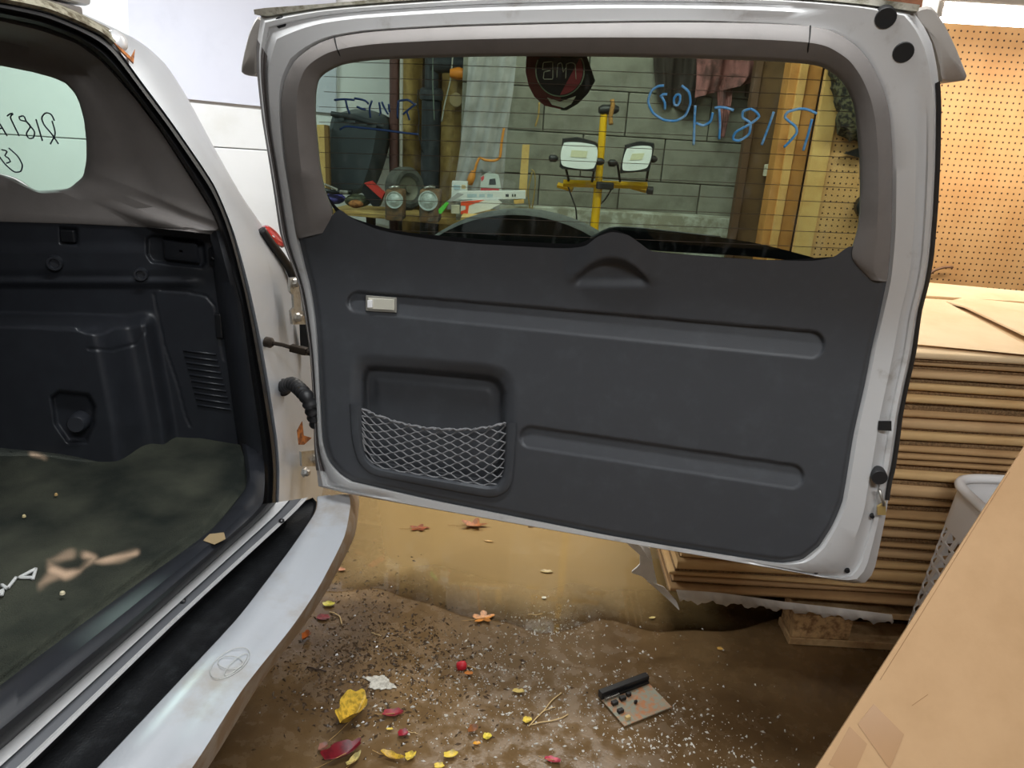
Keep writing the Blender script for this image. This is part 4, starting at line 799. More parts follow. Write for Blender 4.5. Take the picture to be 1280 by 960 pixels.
blob('rust_lump', 445, 255, 3.71, .035, .02, .018, mk('rust_lump', S(170, 112, 62), .9, 0, (60, .4, .65), S(116, 70, 36)), 'rusty lump on the front edge of the shelf', 'scrap', 3)
MB().tube([aty(402, 229, 3.7), aty(422, 237, 3.7)], .006, 6).box(aty(430, 240, 3.7), (.02, .01, .008), None, 0, .003).build('wrench', steel, None, 40, 'steel wrench at the foot of the storage bin', 'tool')
MB().tube([aty(398, 236, 3.75), aty(415, 240, 3.75), aty(440, 240, 3.75)], .012, 8).build('black_tool', darkp, None, True, 'black tool handle below the storage bin', 'tool')
# boxes and packages right of the shelf
def carton(name, pts, Y, th, m, lab, cat): return slab(name, pts, Y, th, m, label=lab, cat=cat)
wht = mk('white_carton', S(222, 224, 222), .5); redp = mk('red_print', S(206, 62, 66), .5); blkp = mk('black_print', S(50, 52, 52), .5); orp = mk('orange_tool_print', S(238, 88, 52), .45); tanp = mk('tan_print', S(206, 176, 130), .5); bluep = mk('pale_blue_print', S(176, 196, 204), .5)
def printed(o, pts, Y, m): return slab('print', pts, Y-.0015, .001, m, o)
o = carton('white_carton', [(565, 227), (584, 228), (583, 252), (564, 251)], 3.66, .06, wht, 'small white carton behind the long white box', 'box'); printed(o, [(567, 231), (575, 231.5), (575, 237), (567, 237)], 3.66, bluep); printed(o, [(577, 231), (582, 231.5), (582, 236), (577, 236)], 3.66, tanp)
o = carton('blister_pack', [(601, 221), (611, 215), (623, 219), (627, 240), (600, 240)], 3.70, .03, mk('blister_card', S(200, 206, 200), .3), 'clear blister pack with a red printed card', 'package'); printed(o, [(601, 235), (624, 236), (624, 240), (600, 240)], 3.70, redp); printed(o, [(601, 222), (605, 219), (605, 224), (602, 227)], 3.70, redp); printed(o, [(612, 224), (619, 223), (620, 231), (611, 231)], 3.70, blkp)
o = carton('long_box', [(574, 240), (657, 239), (657, 248.5), (573, 249.5)], 3.60, .05, wht, 'long narrow white box with small black marks', 'box')
for x_ in (584, 599, 609): printed(o, [(x_, 242.5), (x_+(12 if x_ == 584 else 7), 242.5), (x_+(12 if x_ == 584 else 7), 246.5), (x_, 246.5)], 3.60, bluep)
for x_ in (632, 640, 643): printed(o, [(x_, 242.6), (x_+(4 if x_ == 632 else 1.6), 242.6), (x_+(4 if x_ == 632 else 1.6), 246), (x_, 246)], 3.60, blkp)
o = carton('saw_package', [(576, 252), (594, 250), (622, 250), (627, 254), (612, 262), (588, 268), (576, 268)], 3.585, .05, wht, 'white package printed with an orange tool under the long box', 'package'); printed(o, [(576, 252), (600, 250), (606, 250), (586, 257), (585, 267), (576, 268), (576, 264), (582, 262), (582, 257), (576, 257)], 3.585, orp)
o = carton('small_tag', [(564, 257), (574, 257), (574, 267), (564, 267)], 3.57, .03, mk('cream_tag', S(214, 208, 186), .6), 'small cream box left of the orange printed package', 'box')
t = thing('plastic_bag', tuple(aty(560, 268, 3.55)), 'clear plastic strip with a green end at the shelf end', 'bag'); MB().prism(pts3(aty, [(548, 262), (558, 252), (561, 254), (552, 267), (549, 267)], 3.55), (0, .012, 0)).build('green_end', mk('green_plastic', S(96, 214, 70), .4), t)
MB().prism(pts3(aty, [(558, 252), (572, 241), (580, 243), (561, 254)], 3.552), (0, .01, 0)).build('clear_strip', poly, t)
# bench below the packages
bz = aty(600, 269, 3.55); bx0 = aty(578, 270, 3.55)[0]; bx1 = aty(665, 260, 3.55)[0]; zb = min(bz[2], 1.0)
tb = thing('bench', ((bx0+bx1)/2, 3.7, 0), 'grey cloth covered bench under the packages', 'bench'); gcl = mk('grey_cloth', S(96, 94, 98), .9, 0, (60, .4, .7), S(76, 74, 78))
MB().box(((bx0+bx1)/2, 3.62, zb-.012), ((bx1-bx0)/2, .17, .012), None, 0, .003).build('top', wood_new, tb)
MB().box(((bx0+bx1)/2, 3.62, zb/2-.014), ((bx1-bx0)/2-.01, .1, zb/2-.012), None, 0, .01).build('cloth_front', gcl, tb)
# loose lumber
for pts, lab in (([(653, 181), (662, 181), (658, 246), (648, 246)], 'short pale stick standing behind the long white box'), ([(396, 156), (405, 156), (408, 262), (400, 262)], 'pale lumber offcut at the left edge of the rear glass'), ([(405, 156), (410, 157), (413, 262), (408, 262)], 'dark lumber offcut beside the pale one')):
    slab('lumber', pts, 3.74 if pts[0][0] > 500 else 3.88, .03, wood_new if 'pale' in lab.split('beside')[0] else mk('brown_offcut', S(122, 92, 48), .8), label=lab, cat='lumber')
MB().prism(pts3(aty, [(642, 250), (655, 249), (655, 254), (643, 255)], 3.6), (0, .04, 0)).build('wood_offcut', wood_new, label='tiny wood offcut under the end of the long white box', cat='lumber')
MB().tube(aty(*resamp([(664, 212), (668, 215), (669, 232), (664, 266), (660, 240), (665, 215)], 30).T, 3.72), .004, 6).build('twine', mk('twine', S(150, 128, 76), .9), None, True, 'brown twine hanging beside the pale stick', 'twine')
q = resamp([(630, 160), (627, 178), (625, 196), (618, 201), (606, 200), (600, 197), (596, 204), (592, 218), (588, 226)], 40); oc = MB().tube(aty(*q.T, 3.76), .006, 8); oc.lathe(aty(588, 226, 3.76), aty(592, 214, 3.76)-aty(588, 226, 3.76), [(-.02, .006), (-.016, .016), (.02, .018), (.05, .010)], 12); oc.build('extension_cord', mk('orange_cord', S(216, 140, 56), .5), None, True, 'orange extension cord hanging down the block wall', 'cord')
MB().tube(aty(*resamp([(674, 128), (673, 145), (669, 158)], 12).T, 3.9), .005, 6).build('hook_rod', mk('tan_rod', S(178, 146, 84), .7), None, True, 'thin tan rod hanging on the block wall', 'rod')
# cloths hanging above the block wall
def cloth(name, pts, Y, m, lab, amp=.03, fr=30):
    lft, rgt = arr(pts[0]), arr(pts[1]); L_ = resamp(lft, 30); R_ = resamp(rgt, 30)
    P = np.array([[aty(*(L_[j]*(1-t)+R_[j]*t), Y)+np.array([0, amp*math.sin(t*fr/3+j*.12)+amp*.4*math.sin(t*fr), 0]) for t in np.linspace(0, 1, 30)] for j in range(30)]); V, F = gridmesh(P)
    return MB().add(V, F).build(name, m, None, True, lab, 'cloth', fixn=False)
dkc = mk('dark_cloth', S(52, 44, 40), .9); pkc = mk('pink_cloth', S(150, 98, 96), .9, 0, (12, .42, .62), S(92, 62, 60))
cloth('dark_cloth', ([(818, 20), (818, 80), (822, 128)], [(880, 20), (878, 80), (868, 142)]), 3.90, dkc, 'dark cloth hanging high on the block wall')
cloth('pink_cloth', ([(872, 20), (872, 90), (868, 122)], [(952, 20), (948, 90), (938, 104)]), 3.84, pkc, 'faded pink cloth hanging high left of the wooden post')
cloth('dark_cloth', ([(938, 20), (936, 80), (930, 120)], [(975, 20), (968, 90), (950, 140)]), 3.915, dkc, 'dark cloth beside the pink cloth left of the post')
cloth('pink_cloth', ([(896, 100), (898, 140), (898, 172)], [(916, 100), (912, 140), (906, 172)]), 3.87, pkc, 'narrow pink strip hanging below the pink cloth', .01)
# camouflage bag on the pegboard
camo = mk('camouflage', S(84, 80, 58), .9, 0, (55, .47, .53), S(20, 20, 18)); cq = [(1030, 60), (1036, 90), (1040, 118), (1046, 142), (1044, 160), (1052, 172), (1064, 176), (1078, 178), (1100, 170), (1108, 110), (1100, 60)]
q = resamp(cq, 60, True, True); q += 1.6*np.stack([np.sin(np.arange(60)*1.9), np.cos(np.arange(60)*2.3)], 1); c_ = q.mean(0)
MB().loft([aty(*q.T, PY-.01), aty(*q.T, PY-.05), aty(*(c_+(q-c_)*.8).T, PY-.09), aty(*(c_+(q-c_)*.05).T, PY-.10)], True).build('camouflage_bag', camo, None, 40, 'dark camouflage bag hanging on the pegboard', 'bag')
MB().prism(pts3(aty, [(1056, 192), (1078, 184), (1096, 190), (1078, 198)], PY-.04), (0, .02, 0)).build('pry_tool', darkp, label='black pointed tool on the pegboard below the camouflage bag', cat='tool')
MB().lathe(aty(1084, 258, PY-.03), (0, -1, 0), [(-.02, .05), (.01, .05), (.016, .044), (.016, 0)], 30).build('black_disc', darkp, None, 40, 'black round thing on the pegboard at the glass edge', 'disc')
MB().prism(pts3(aty, [(957, 206), (965, 205), (963, 220), (955, 220)], 3.60), (0, .02, 0)).build('outlet_cover', mk('cream_cover', S(214, 210, 190), .5), label='small cream cover plate on the dark brown plank', cat='cover plate')
MB().tube(aty(*resamp([(1158, 345), (1168, 338), (1180, 334), (1191, 334)], 12).T, PY-.02), .006, 6).build('hook', mk('brown_hook', S(120, 86, 60), .5), None, True, 'brown curved hook low on the pegboard', 'hook')
# ------------------------------------------------------------------ pallet with flattened boxes
FY = 1.88; X0, X1 = .50, 2.05; DEP = .66
zt_ = float(aty(1200, 441, FY)[2]); zb_ = .155
pal = thing('pallet', ((X0+X1)/2, FY+.3, 0), 'wooden pallet under the stack of flattened boxes', 'pallet')
pw = mk('pallet_wood', S(214, 182, 134), .8, 0, (12, .4, .7), S(160, 122, 80)); pwd = mk('pallet_block', S(206, 168, 118), .85, 0, (40, .4, .65), S(138, 102, 64), (60, .4, .003))
PX0 = float(atz(985, 806, 0)[0]); PYf = float(atz(985, 806, 0)[1])
for yy in (PYf+.05, PYf+.35, PYf+.65):
    for xx in (PX0+.09, PX0+.6, PX0+1.1): MB().box((xx, yy, .067), (.075 if xx > PX0+.1 else .085, .05, .04), None, 0, .004).build('block', pwd, pal)
    MB().box((PX0+.6, yy, .014), (.6, .05, .012), None, 0, .002).build('bottom_board', pw, pal)
for i in range(5): MB().box((PX0+.6, PYf+.055+i*.145, .118), (.6, .052, .01), None, 0, .002).build('deck_board', pw, pal)
# film and corner wrap below the stack
film = bpy.data.materials.new('stretch_film'); film.use_nodes = True; poly_nodes(film, .9, S(246, 245, 242))
q0 = resamp([(845, 737), (900, 741), (980, 752), (1050, 760), (1115, 768)], 60); q1 = resamp([(850, 752), (905, 755), (980, 763), (1050, 772), (1115, 780)], 60)
A0 = aty(*q0.T, FY-.03); A1 = aty(*q1.T, FY-.02); w_ = np.sin(np.arange(60)*.9)*.006+np.sin(np.arange(60)*2.3)*.004
A1[:, 2] += w_; Am = (A0+A1)/2; Am[:, 1] -= .012+w_
fl = thing('stretch_film', tuple(A0.mean(0)*np.array([1, 1, 0])+np.array([0, 0, .12])), 'torn white stretch film hanging under the stack of boxes', 'film')
MB().loft([A0, Am, A1]).build('lower_band', film, fl, True)
for k_, pl in enumerate(([(800, 682), (812, 684), (822, 732), (812, 728), (802, 720), (788, 716), (800, 706)], [(808, 726), (830, 734), (846, 752), (850, 764), (838, 752), (818, 734)], [(780, 676), (800, 682), (812, 700), (800, 694)])):
    q = resamp(pl, 30, False, True); P0 = aty(*q.T, FY-.012-.006*k_); MB().prism(P0, (0, .004, 0)).build('torn_flap', film, fl)
# the boxes
ORD = 'first second third fourth fifth sixth seventh eighth ninth tenth eleventh twelfth thirteenth fourteenth fifteenth sixteenth seventeenth eighteenth nineteenth twentieth twenty-first twenty-second twenty-third twenty-fourth'.split()
NL = 24; cuts = np.r_[0, np.cumsum(rng.uniform(.6, 1.5, NL))]; cuts = zb_+(zt_-zb_)*cuts/cuts[-1]; CX = (X0+X1)/2
fold_m = [kraft, mk('kraft_b', S(192, 156, 110), .8, 0, (6, .35, .75), S(174, 136, 92)), mk('kraft_c', S(214, 180, 128), .8, 0, (6, .35, .75), S(202, 162, 110))]
for i in range(NL):
    z = cuts[i]; hh = cuts[i+1]-z; m = MB(); jx = random.uniform(-.02, .012); jy = random.uniform(-.012, .012); N_ = 40; xs = np.linspace(X0+jx, X1, N_)
    ph = random.uniform(0, 6); am = random.uniform(.0005, .0015); f1 = random.uniform(.25, .6)
    if i == NL-1: f1 = .35
    def prof(z0, z1, y0, rnd, mi):
        rr = []
        for a in np.linspace(-1, 1, 7):
            rr.append([(x, FY+y0-rnd*math.sqrt(max(0, 1-a*a))+.004*math.sin(x*5+ph), z+z0*hh+(z1-z0)*hh*(a*.5+.5)+0.0) for x in xs])
        bb = [[(x, FY+DEP+jy, p[2]) for x, p in zip(xs, rr[0])], [(x, FY+DEP+jy, p[2]) for x, p in zip(xs, rr[-1])]]
        m.loft([bb[0]]+rr+[bb[1]], False, mi)
        for e in (0, -1): m.add([r_[e] for r_ in [bb[0]]+rr+[bb[1]]], [tuple(range(9))], mi)
    prof(0.0, f1*.55, jy+.008, .002, 1); prof(f1*.55, f1, jy+.014, .002, 1); prof(f1, 1.0, jy-.003, .007, 0)
    pos = 'topmost' if i == NL-1 else 'lowest' if i == 0 else None
    o = m.build('flattened_box', [random.choice(fold_m) if i < NL-1 else kraft_light, corr], label='flattened cardboard box, %s in the stack on the pallet' % (pos or ORD[NL-1-i]+' from the top'), cat='cardboard box', group='flattened boxes on the pallet', smooth=50)
# flaps of the topmost box
def flap(pts, lift, lab):
    P = pts3(atz, pts, zt_+.004); P[:, 2] += np.array(lift); P[:, 0] = np.where(arr(pts)[:, 0] > 1340, X1-.02, P[:, 0]); return MB().prism(P, (0, 0, .005)).build('cardboard_flap', kraft_light, label=lab, cat='cardboard')
flap([(1120, 372), (1182, 379), (1282, 436), (1430, 470), (1430, 452), (1250, 440), (1100, 428)], [0, 0, .004, 0, 0, 0, 0], 'pale cardboard sheet on top of the stack, front piece')
flap([(1182, 379), (1205, 388), (1286, 430), (1430, 440), (1400, 396), (1205, 374)], [.001, .008, .014, .004, .004, .001], 'pale cardboard sheet on top of the stack, right piece with a lifted edge')
flap([(1128, 352), (1350, 372), (1360, 384), (1120, 369)], [0, 0, 0, 0], 'pale cardboard sheet on top of the stack, rear piece')
# white laundry basket
bx, by_ = float(atz(1104, 812, 0)[0]), float(atz(1104, 812, 0)[1])-.035
tp = np.array([bx+.02, by_, 0]); 
t = thing('laundry_basket', (bx+.25, by_-.25, 0), 'white plastic lattice laundry basket behind the leaning cardboard', 'laundry basket')
BH = .60
for _ in range(30):
    px = None
def rect(z, g, r_, n_=64):
    hx, hy = .23+g, .19+g; cx, cy = bx+.23, by_-.19; pts = []
    for k_ in range(n_):
        a = 2*math.pi*k_/n_; c_, s_ = math.cos(a), math.sin(a); p_ = 5.0; d = (abs(c_)**p_+abs(s_)**p_)**(-1/p_); pts.append((cx+hx*d*c_, cy+hy*d*s_, z))
    return arr(pts)
nb = 96
def ring(zf): return rect(zf*BH, .018-.03*zf, 0, nb)
wb_ = MB()
def wall(z0, z1): wb_.loft([ring(z0), ring(z1)], True)
wall(0.0, .06); wall(.80, 1.0)
rows = 11
for r_ in range(rows):
    za, zc = .06+.74*r_/rows, .06+.74*(r_+1)/rows; Ra, Rc = ring(za), ring(zc); Rh = (Ra*.22+Rc*.78)
    for k_ in range(0, nb, 3):
        s_ = 1 if r_ % 2 else 2; i0, i1, i2, i3 = k_, (k_+1) % nb, (k_+2) % nb, (k_+3) % nb
        wb_.add([Ra[i0], Ra[i1], Rc[i2], Rc[i1]], [(0, 1, 2, 3)])
    wb_.loft([Ra*.86+Rc*.14, Ra], True)
bo_ = wb_.build('lattice_wall', white_plastic, t)
sm = bo_.modifiers.new('thickness', 'SOLIDIFY'); sm.thickness = .004
MB().tube(ring(1.0)+np.array([0, 0, 0]), .013, 8, closed=True).build('rim', white_plastic, t, True)
MB().add(ring(.01), [tuple(range(nb))]).build('bottom', white_plastic, t)
# big cardboard sheet in front, leaning
p1 = aty(1282, 556, 1.22); p2 = aty(1020, 960, .93); e = p2-p1; pf = p1+e*((0.004-p1[2])/e[2]); v = np.array([1.0, -.25, -.02]); nrm = np.cross(e, v); nrm /= np.linalg.norm(nrm)
p0 = p1-e*.10
if nrm@(CP-p1) < 0: nrm = -nrm
qv = lambda p, k_: p+v*k_
bot_r = qv(pf, .9); bot_r[2] = .004
P = [p0, pf, bot_r, qv(p0, .9)]
cs_ = thing('cardboard_sheet', tuple(pf), 'large brown cardboard sheet leaning in the foreground with tape on it', 'cardboard')
MB().prism([P[0], P[1], P[2], P[3]], -nrm*.006).build('panel', mk('kraft_sheet', S(186, 150, 110), .75, 0, (3.5, .35, .7), S(174, 138, 98), (160, .12, .001)), cs_)
tpp = lambda pts, o: [atp(*q_, p1+nrm*o, nrm) for q_ in pts]
MB().prism(tpp([(1072, 905), (1092, 880), (1130, 918), (1112, 962)], .0008), nrm*.0004).build('tape_strip', mk('brown_tape', S(164, 124, 82), .3), cs_)
for ln in ([(1262, 590), (1210, 672), (1150, 770), (1100, 850)], [(1140, 882), (1160, 868)]):
    MB().tube(tpp(resamp(ln, 10), .0002), .0004, 4).build('crease', mk('crease_brown', S(140, 104, 68), .8), cs_)
MB().prism(tpp([(1036, 955), (1062, 908), (1084, 930), (1064, 975)], .0005), nrm*.0004).build('tape_strip', MATS['brown_tape'], cs_)
# ------------------------------------------------------------------ wet floor: muddy water, dirt, glass, leaves
mud = bpy.data.materials.new('muddy_water'); mud.use_nodes = True
def water_nodes(m):
    nt = m.node_tree; N = nt.nodes; L = nt.links; b = N['Principled BSDF']; b.inputs['Base Color'].default_value = S(206, 172, 112); b.inputs['Roughness'].default_value = .5  # mud tone, with the brightness of the lit back floor mixed in
    t = N.new('ShaderNodeBsdfTransparent'); t.inputs[0].default_value = (1, 1, 1, 1); mx = N.new('ShaderNodeMixShader'); at = N.new('ShaderNodeAttribute'); at.attribute_name = 'depth'; mu = N.new('ShaderNodeMath'); mu.operation = 'MULTIPLY'; mu.inputs[1].default_value = .62; L.new(at.outputs['Fac'], mu.inputs[0]); L.new(mu.outputs[0], mx.inputs[0])
    g = N.new('ShaderNodeBsdfGlossy'); g.inputs[1].default_value = .03; fr = N.new('ShaderNodeFresnel'); fr.inputs[0].default_value = 1.6; m2 = N.new('ShaderNodeMixShader')
    L.new(t.outputs[0], mx.inputs[1]); L.new(b.outputs[0], mx.inputs[2]); L.new(fr.outputs[0], m2.inputs[0]); L.new(mx.outputs[0], m2.inputs[1]); L.new(g.outputs[0], m2.inputs[2]); L.new(m2.outputs[0], N['Material Output'].inputs[0])
water_nodes(mud)
pq = resamp([(372, 716), (398, 738), (424, 742), (470, 732), (520, 752), (600, 772), (680, 790), (760, 775), (830, 790), (930, 785), (1000, 765), (1100, 720), (1100, 560), (800, 520), (500, 530), (380, 600)], 120, True, True)
pq += 2.2*np.stack([np.sin(np.arange(120)*1.1), np.cos(np.arange(120)*.83)], 1)
P = atz(*pq.T, .0025); P[:, 1] = np.minimum(P[:, 1], 3.3); P[:, 0] = np.maximum(P[:, 0], -1.3)
sg_ = np.sum(P[:, 0]*np.roll(P[:, 1], -1)-np.roll(P[:, 0], -1)*P[:, 1]); P = P if sg_ > 0 else P[::-1]
pcen = np.array([0.1, 2.45, .0025]); lv = (1, .93, .85, .75, .6, .3, .01); dv = (0, .12, .3, .55, .85, 1, 1)
pud = MB().loft([pcen+(P-pcen)*k_ for k_ in lv], True).build('puddle', mud, fixn=False, label='shallow muddy puddle on the floor under the open door', cat='puddle', kind='stuff')
pud.data.attributes.new('depth', 'FLOAT', 'POINT').data.foreach_set('value', np.repeat(dv, len(P)).astype(float))
def scatter(name, m, spots, n_, r0, r1, lab, cat, flat=.5):
    mb = MB(); rg_ = np.random.default_rng(len(name)+n_)
    for _ in range(n_):
        cx, cy, sx, sy = spots[rg_.integers(len(spots))]; px, py = cx+rg_.normal()*sx, cy+rg_.normal()*sy
        if px < 300+ (960-py)*.30 or py > 1000 or py < 640: continue
        p = atz(px, py, .0); r_ = r0+(r1-r0)*rg_.random()**3; a = rg_.random()*6.28; k_ = 1+rg_.random()
        c_, s_ = math.cos(a)*r_*k_, math.sin(a)*r_*k_; d = np.array([c_, s_, 0]); q = np.array([-s_, c_, 0])*(.5+.4*rg_.random())/k_; up = np.array([0, 0, r_*flat*(1+rg_.random())])
        b = p+np.array([0, 0, .0005]); mb.add([b+d, b+q, b-d, b-q, b+up], [(0, 1, 4), (1, 2, 4), (2, 3, 4), (3, 0, 4), (3, 2, 1, 0)])
    return mb.build(name, m, label=lab, cat=cat, kind='stuff')
scatter('wet_dirt', mk('wet_dirt', S(82, 66, 50), .2, spec=.7), [(430, 800, 40, 26), (480, 820, 50, 30), (410, 850, 40, 30), (470, 730, 40, 25), (530, 800, 50, 26), (560, 850, 70, 40), (450, 880, 60, 40)], 3400, .0010, .0062, 'wet dark dirt and leaf mould spread beside the bumper', 'dirt')
scatter('glass_crumbs', mk('glass_crumbs', S(226, 224, 216), .15, spec=.8), [(640, 860, 90, 40), (720, 900, 90, 40), (850, 930, 70, 25), (600, 830, 60, 25), (690, 780, 30, 16), (540, 880, 60, 40), (760, 860, 90, 40)], 2300, .0010, .0042, 'crumbs of broken glass and grit scattered over the floor', 'grit', .9)
rgl = np.random.default_rng(3)
def leaf(px, py, s, col, lab, cat='leaf', lobes=0, ang=0.0, asp=.6, curl=.3, name='fallen_leaf', under=None, grp='fallen leaves on the wet floor'):
    p = atz(px, py, .003); s3 = s*np.linalg.norm(atz(px+1, py, 0)-atz(px, py, 0)); n_ = 40; pts = []
    ph = rgl.random()*6
    for k_ in range(n_):
        a = 2*math.pi*k_/n_; r_ = 1.0
        if lobes: r_ = .45+.55*abs(math.cos(a*lobes/2))**1.3+.06*math.sin(a*9+ph)
        else: r_ = 1+.10*math.sin(2*a+ph)+.07*math.sin(5*a+ph*2)+.05*math.sin(8*a)
        pts.append((r_*math.cos(a)*s3/2, r_*math.sin(a)*s3/2*asp))
    c_, s_ = math.cos(ang), math.sin(ang); rings = []
    for f_ in (1, .66, .33, .02):
        rings.append([(p[0]+(x*c_-y*s_)*f_, p[1]+(x*s_+y*c_)*f_, p[2]+curl*s3*(abs(y)/s3*1.6*f_+(x*f_/s3)**2*1.2)+.001) for x, y in pts])
    m = mk('leaf_%d_%d' % (px, py), S(*col), .4, 0, (60, .42, .62), S(*(under or [int(c*.72) for c in col])), None, .5)
    t = thing(name, tuple(p), lab, cat, grp); mb = MB().loft(rings, True); mb.build('blade', m, t, True)
    if lobes or s > 18:
        d = np.array([c_, s_, 0]); MB().tube([p+d*s3*.1+np.array([0, 0, .003]), p-d*s3*.6+np.array([0, 0, .003]), p-d*s3*.95+np.array([0, .004, .004])], .0009, 5).build('stalk', mk('leaf_stalk', S(176, 140, 84), .6), t)
    return t
Y_, Rd, Or = (232, 204, 84), (150, 28, 44), (214, 140, 62)
for a in ((441, 899, 48, (226, 190, 72), 'large folded yellow leaf on the wet dirt by the bumper', 'leaf', 0, 1.1, .75, .9), (491, 893, 24, Rd, 'triangular dark red leaf right of the large yellow leaf', 'leaf', 0, .2, .6, .3), (504, 919, 15, Rd, 'small dark red leaf scrap with a pale edge', 'leaf', 0, .5, .7, .5),
          (428, 945, 52, (122, 20, 34), 'big dark red leaf at the bottom edge beside the bumper', 'leaf', 0, .7, .45, .6), (442, 953, 24, (222, 204, 130), 'pale yellow leaf underside next to the big red leaf', 'leaf', 0, 1.0, .4, .7), (491, 948, 30, (214, 176, 64), 'long curved yellow leaf at the bottom edge', 'leaf', 0, -.25, .35, .6),
          (513, 947, 15, Y_, 'small yellow leaf touching the long curved one', 'leaf', 0, 1.2, .8, .5), (563, 946, 17, Y_, 'small yellow leaf near the bottom centre', 'leaf', 0, .3, .7, .5), (549, 959, 14, Y_, 'tiny yellow leaf cut by the bottom edge', 'leaf', 0, .2, .6, .4),
          (604, 773, 30, Or, 'orange lobed leaf floating in the middle of the puddle', 'leaf', 5, .4, .8, .15), (592, 658, 34, (196, 118, 50), 'orange brown lobed leaf close under the door edge', 'leaf', 5, .1, .6, .35), (524, 661, 26, (168, 92, 58), 'reddish brown wet leaf at the far end of the puddle', 'leaf', 5, .2, .6, .15),
          (691, 951, 19, (196, 62, 84), 'oval pink red leaf at the bottom right of the grit', 'leaf', 0, -.1, .5, .3), (411, 756, 15, (236, 224, 96), 'bright yellow leaf beside the bumper edge', 'leaf', 0, .3, .7, .2), (404, 772, 18, (150, 66, 70), 'wet red leaf pressed in dirt below the bright yellow one', 'leaf', 0, .1, .6, .1),
          (383, 798, 16, (176, 92, 34), 'curled orange brown leaf against the bumper', 'leaf', 0, 1.2, .6, .8), (648, 865, 14, (214, 190, 110), 'yellow and red leaf scrap among the glass crumbs', 'leaf', 0, 0, .6, .3), (659, 901, 12, Y_, 'small yellow scrap at the foot of the twig', 'leaf', 0, 1, .8, .3),
          (609, 921, 12, (232, 210, 70), 'small yellow heart shaped scrap left of the twig', 'leaf', 0, 1.3, .8, .2), (596, 930, 9, (224, 158, 40), 'tiny orange scrap left of the twig', 'leaf', 0, .2, .7, .3), (591, 915, 14, (150, 96, 56), 'brown shrivelled scrap above the tiny orange one', 'leaf', 0, .6, .8, .7),
          (404, 935, 14, (140, 84, 66), 'brown square leaf scrap left of the big red leaf', 'leaf', 0, .8, .8, .3), (487, 912, 8, Y_, 'tiny yellow scrap between the two red leaves', 'leaf', 0, .1, .5, .3), (683, 715, 14, (214, 190, 130), 'pale curled scrap floating left of the bright reflection', 'leaf', 0, 0, .5, .2),
          (611, 677, 12, (214, 170, 100), 'thin tan scrap near the door edge in the puddle', 'leaf', 0, -.2, .3, .2), (427, 713, 9, (196, 130, 90), 'pinkish scrap at the bumper edge of the puddle', 'leaf', 0, .3, .8, .3), (586, 843, 10, (206, 130, 60), 'orange scrap beside the red flower', 'leaf', 0, .2, .7, .4), (680, 748, 7, (226, 222, 200), 'tiny white scrap below the bright reflection', 'leaf', 0, .2, .6, .3),
          (815, 773, 8, (222, 200, 130), 'tiny cream scrap on the floor left of the pallet', 'leaf', 0, .2, .5, .3), (900, 812, 8, (226, 180, 96), 'tiny orange cream scrap on the dark floor before the pallet', 'leaf', 0, .2, .7, .3)):
    leaf(a[0], a[1], a[2], a[3], a[4], a[5], a[6], a[7], a[8], a[9])
p = atz(577, 832, .008); t = thing('red_flower', (p[0], p[1], 0), 'small red flower head with a pale stalk on the floor', 'flower')
MB().lathe(p, (1, .1, .15), [(-.014, .005), (-.012, .011), (0, .013), (.010, .012), (.014, .004)], 10, cap=True).build('petals', mk('red_petal', S(206, 40, 56), .45), t, True)
MB().tube([p+np.array([.013, 0, 0]), p+np.array([.028, -.002, -.002]), p+np.array([.04, -.006, -.004])], .0015, 5).build('stalk', MATS['leaf_stalk'], t, True)
for ln, lab, r_ in (([(661, 908), (680, 888), (690, 876), (702, 866)], 'pale forked twig on the gritty floor, longest stem', .0016), ([(664, 906), (684, 902), (700, 899), (710, 893)], 'pale grass stem lying right of the forked twig', .0016), ([(678, 890), (688, 886), (694, 884)], 'short pale side stem of the forked twig', .0012),
                    ([(412, 765), (424, 770), (427, 780)], 'curved tan stem in the dirt by the bumper', .002), ([(464, 791), (476, 795)], 'short pale stick in the wet dirt', .0015), ([(508, 915), (522, 917)], 'thin pale stalk beside the small red scrap', .001), ([(660, 768), (672, 769), (678, 767)], 'thin white stem in the middle of the puddle', .0012), ([(384, 834), (400, 838), (408, 839)], 'dark brown stick at the foot of the bumper', .0025)):
    q = resamp(ln, 14); P = atz(*q.T, r_+.001); P[:, 2] += .002*np.sin(np.arange(14)*.5)**2; MB().tube(P, r_, 5).build('twig', mk('dark_twig', S(60, 44, 32), .6) if 'dark' in lab else mk('pale_twig', S(206, 178, 128), .7), None, True, lab, 'twig')
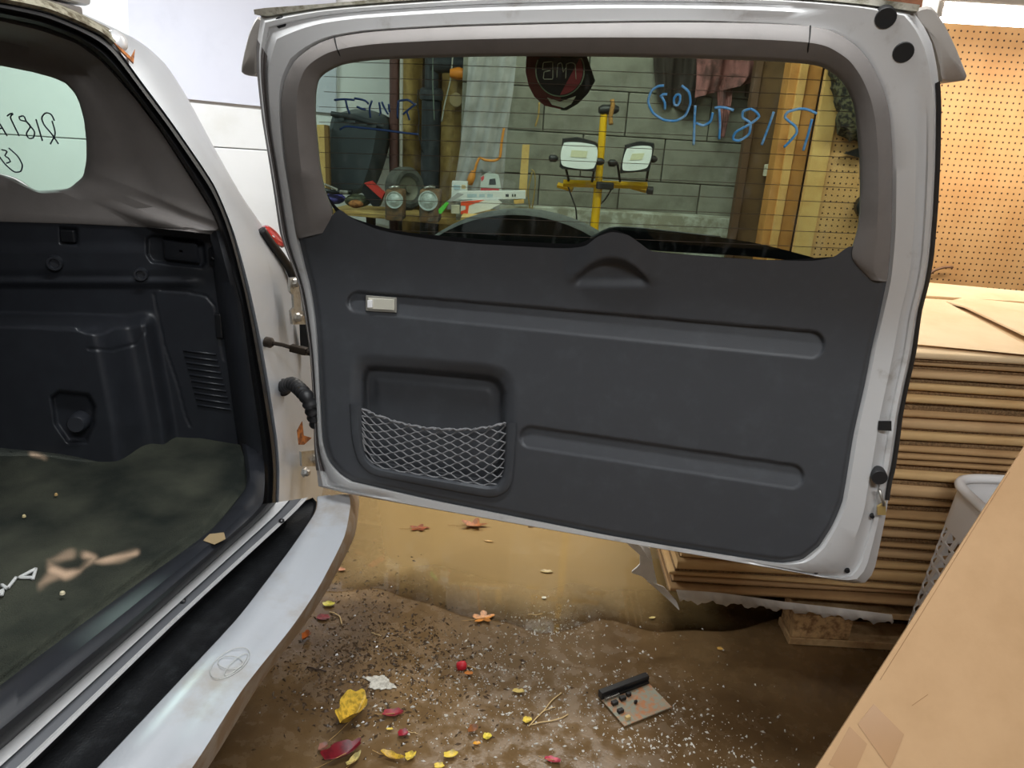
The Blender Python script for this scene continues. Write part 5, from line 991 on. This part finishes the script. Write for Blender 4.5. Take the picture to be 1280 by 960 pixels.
q = resamp([(455, 848), (462, 846), (480, 845), (488, 853), (496, 860), (474, 862), (460, 860), (464, 853)], 40, True, True); q += .8*np.stack([np.sin(np.arange(40)*2.1), np.cos(np.arange(40)*1.7)], 1)
MB().prism(atz(*q.T, .002), (0, 0, .0015)).build('paper_scrap', mk('wet_paper', S(206, 204, 194), .5, 0, (80, .4, .65), S(160, 156, 146)), label='soaked whitish paper scrap on the floor beside the bumper', cat='paper')
# circuit board with connector strip
c4 = pts3(atz, [(750, 868), (779, 906), (838, 882), (808, 853)], .008); u_ = c4[2]-c4[1]; w_ = c4[0]-c4[1]; lu, lw = np.linalg.norm(u_), np.linalg.norm(w_); R = frame(u_, w_); ctr = c4.mean(0)
pc = thing('circuit_board', (ctr[0], ctr[1], 0), 'dirty broken circuit board with a black connector strip on the floor', 'circuit board')
lift = frame(u_, w_)
MB().box(ctr+np.array([0, 0, -.002]), (lu/2, lw/2, .0018), R, 0, .0004).build('board', mk('dirty_pcb', S(140, 142, 126), .6, 0, (70, .42, .62), S(176, 120, 80), (300, .5, .001)), pc)
MB().box(ctr+R[:, 1]*(lw/2-.006)+np.array([0, 0, .010]), (lu/2+.002, .009, .011), R, 0, .002).build('connector', darkp, pc)
MB().box(ctr+R[:, 1]*(lw/2-.018)+R[:, 0]*.01+np.array([0, 0, .004]), (lu/2-.012, .003, .004), R, 0, .001).build('connector_lip', MATS['matte_black'], pc)
for k_ in range(10): MB().box(ctr+R[:, 1]*(lw/2-.019)+R[:, 0]*(-lu/2+.008+k_*.0045)+np.array([0, 0, .004]), (.0011, .004, .004), R).build('pin', steel, pc)
for a_, b_, sx, m in ((-.36, .14, .0085, darkp), (-.17, .18, .0085, darkp), (-.02, .22, .0065, darkp), (-.38, -.12, .008, darkp), (-.36, -.36, .0065, mk('cream_chip', S(206, 178, 120), .6)), (-.02, -.05, .004, darkp)):
    MB().box(ctr+R[:, 0]*lu*a_+R[:, 1]*lw*b_+np.array([0, 0, .004]), (sx, sx*.7, .005), R, 0, .001).build('component', m, pc)
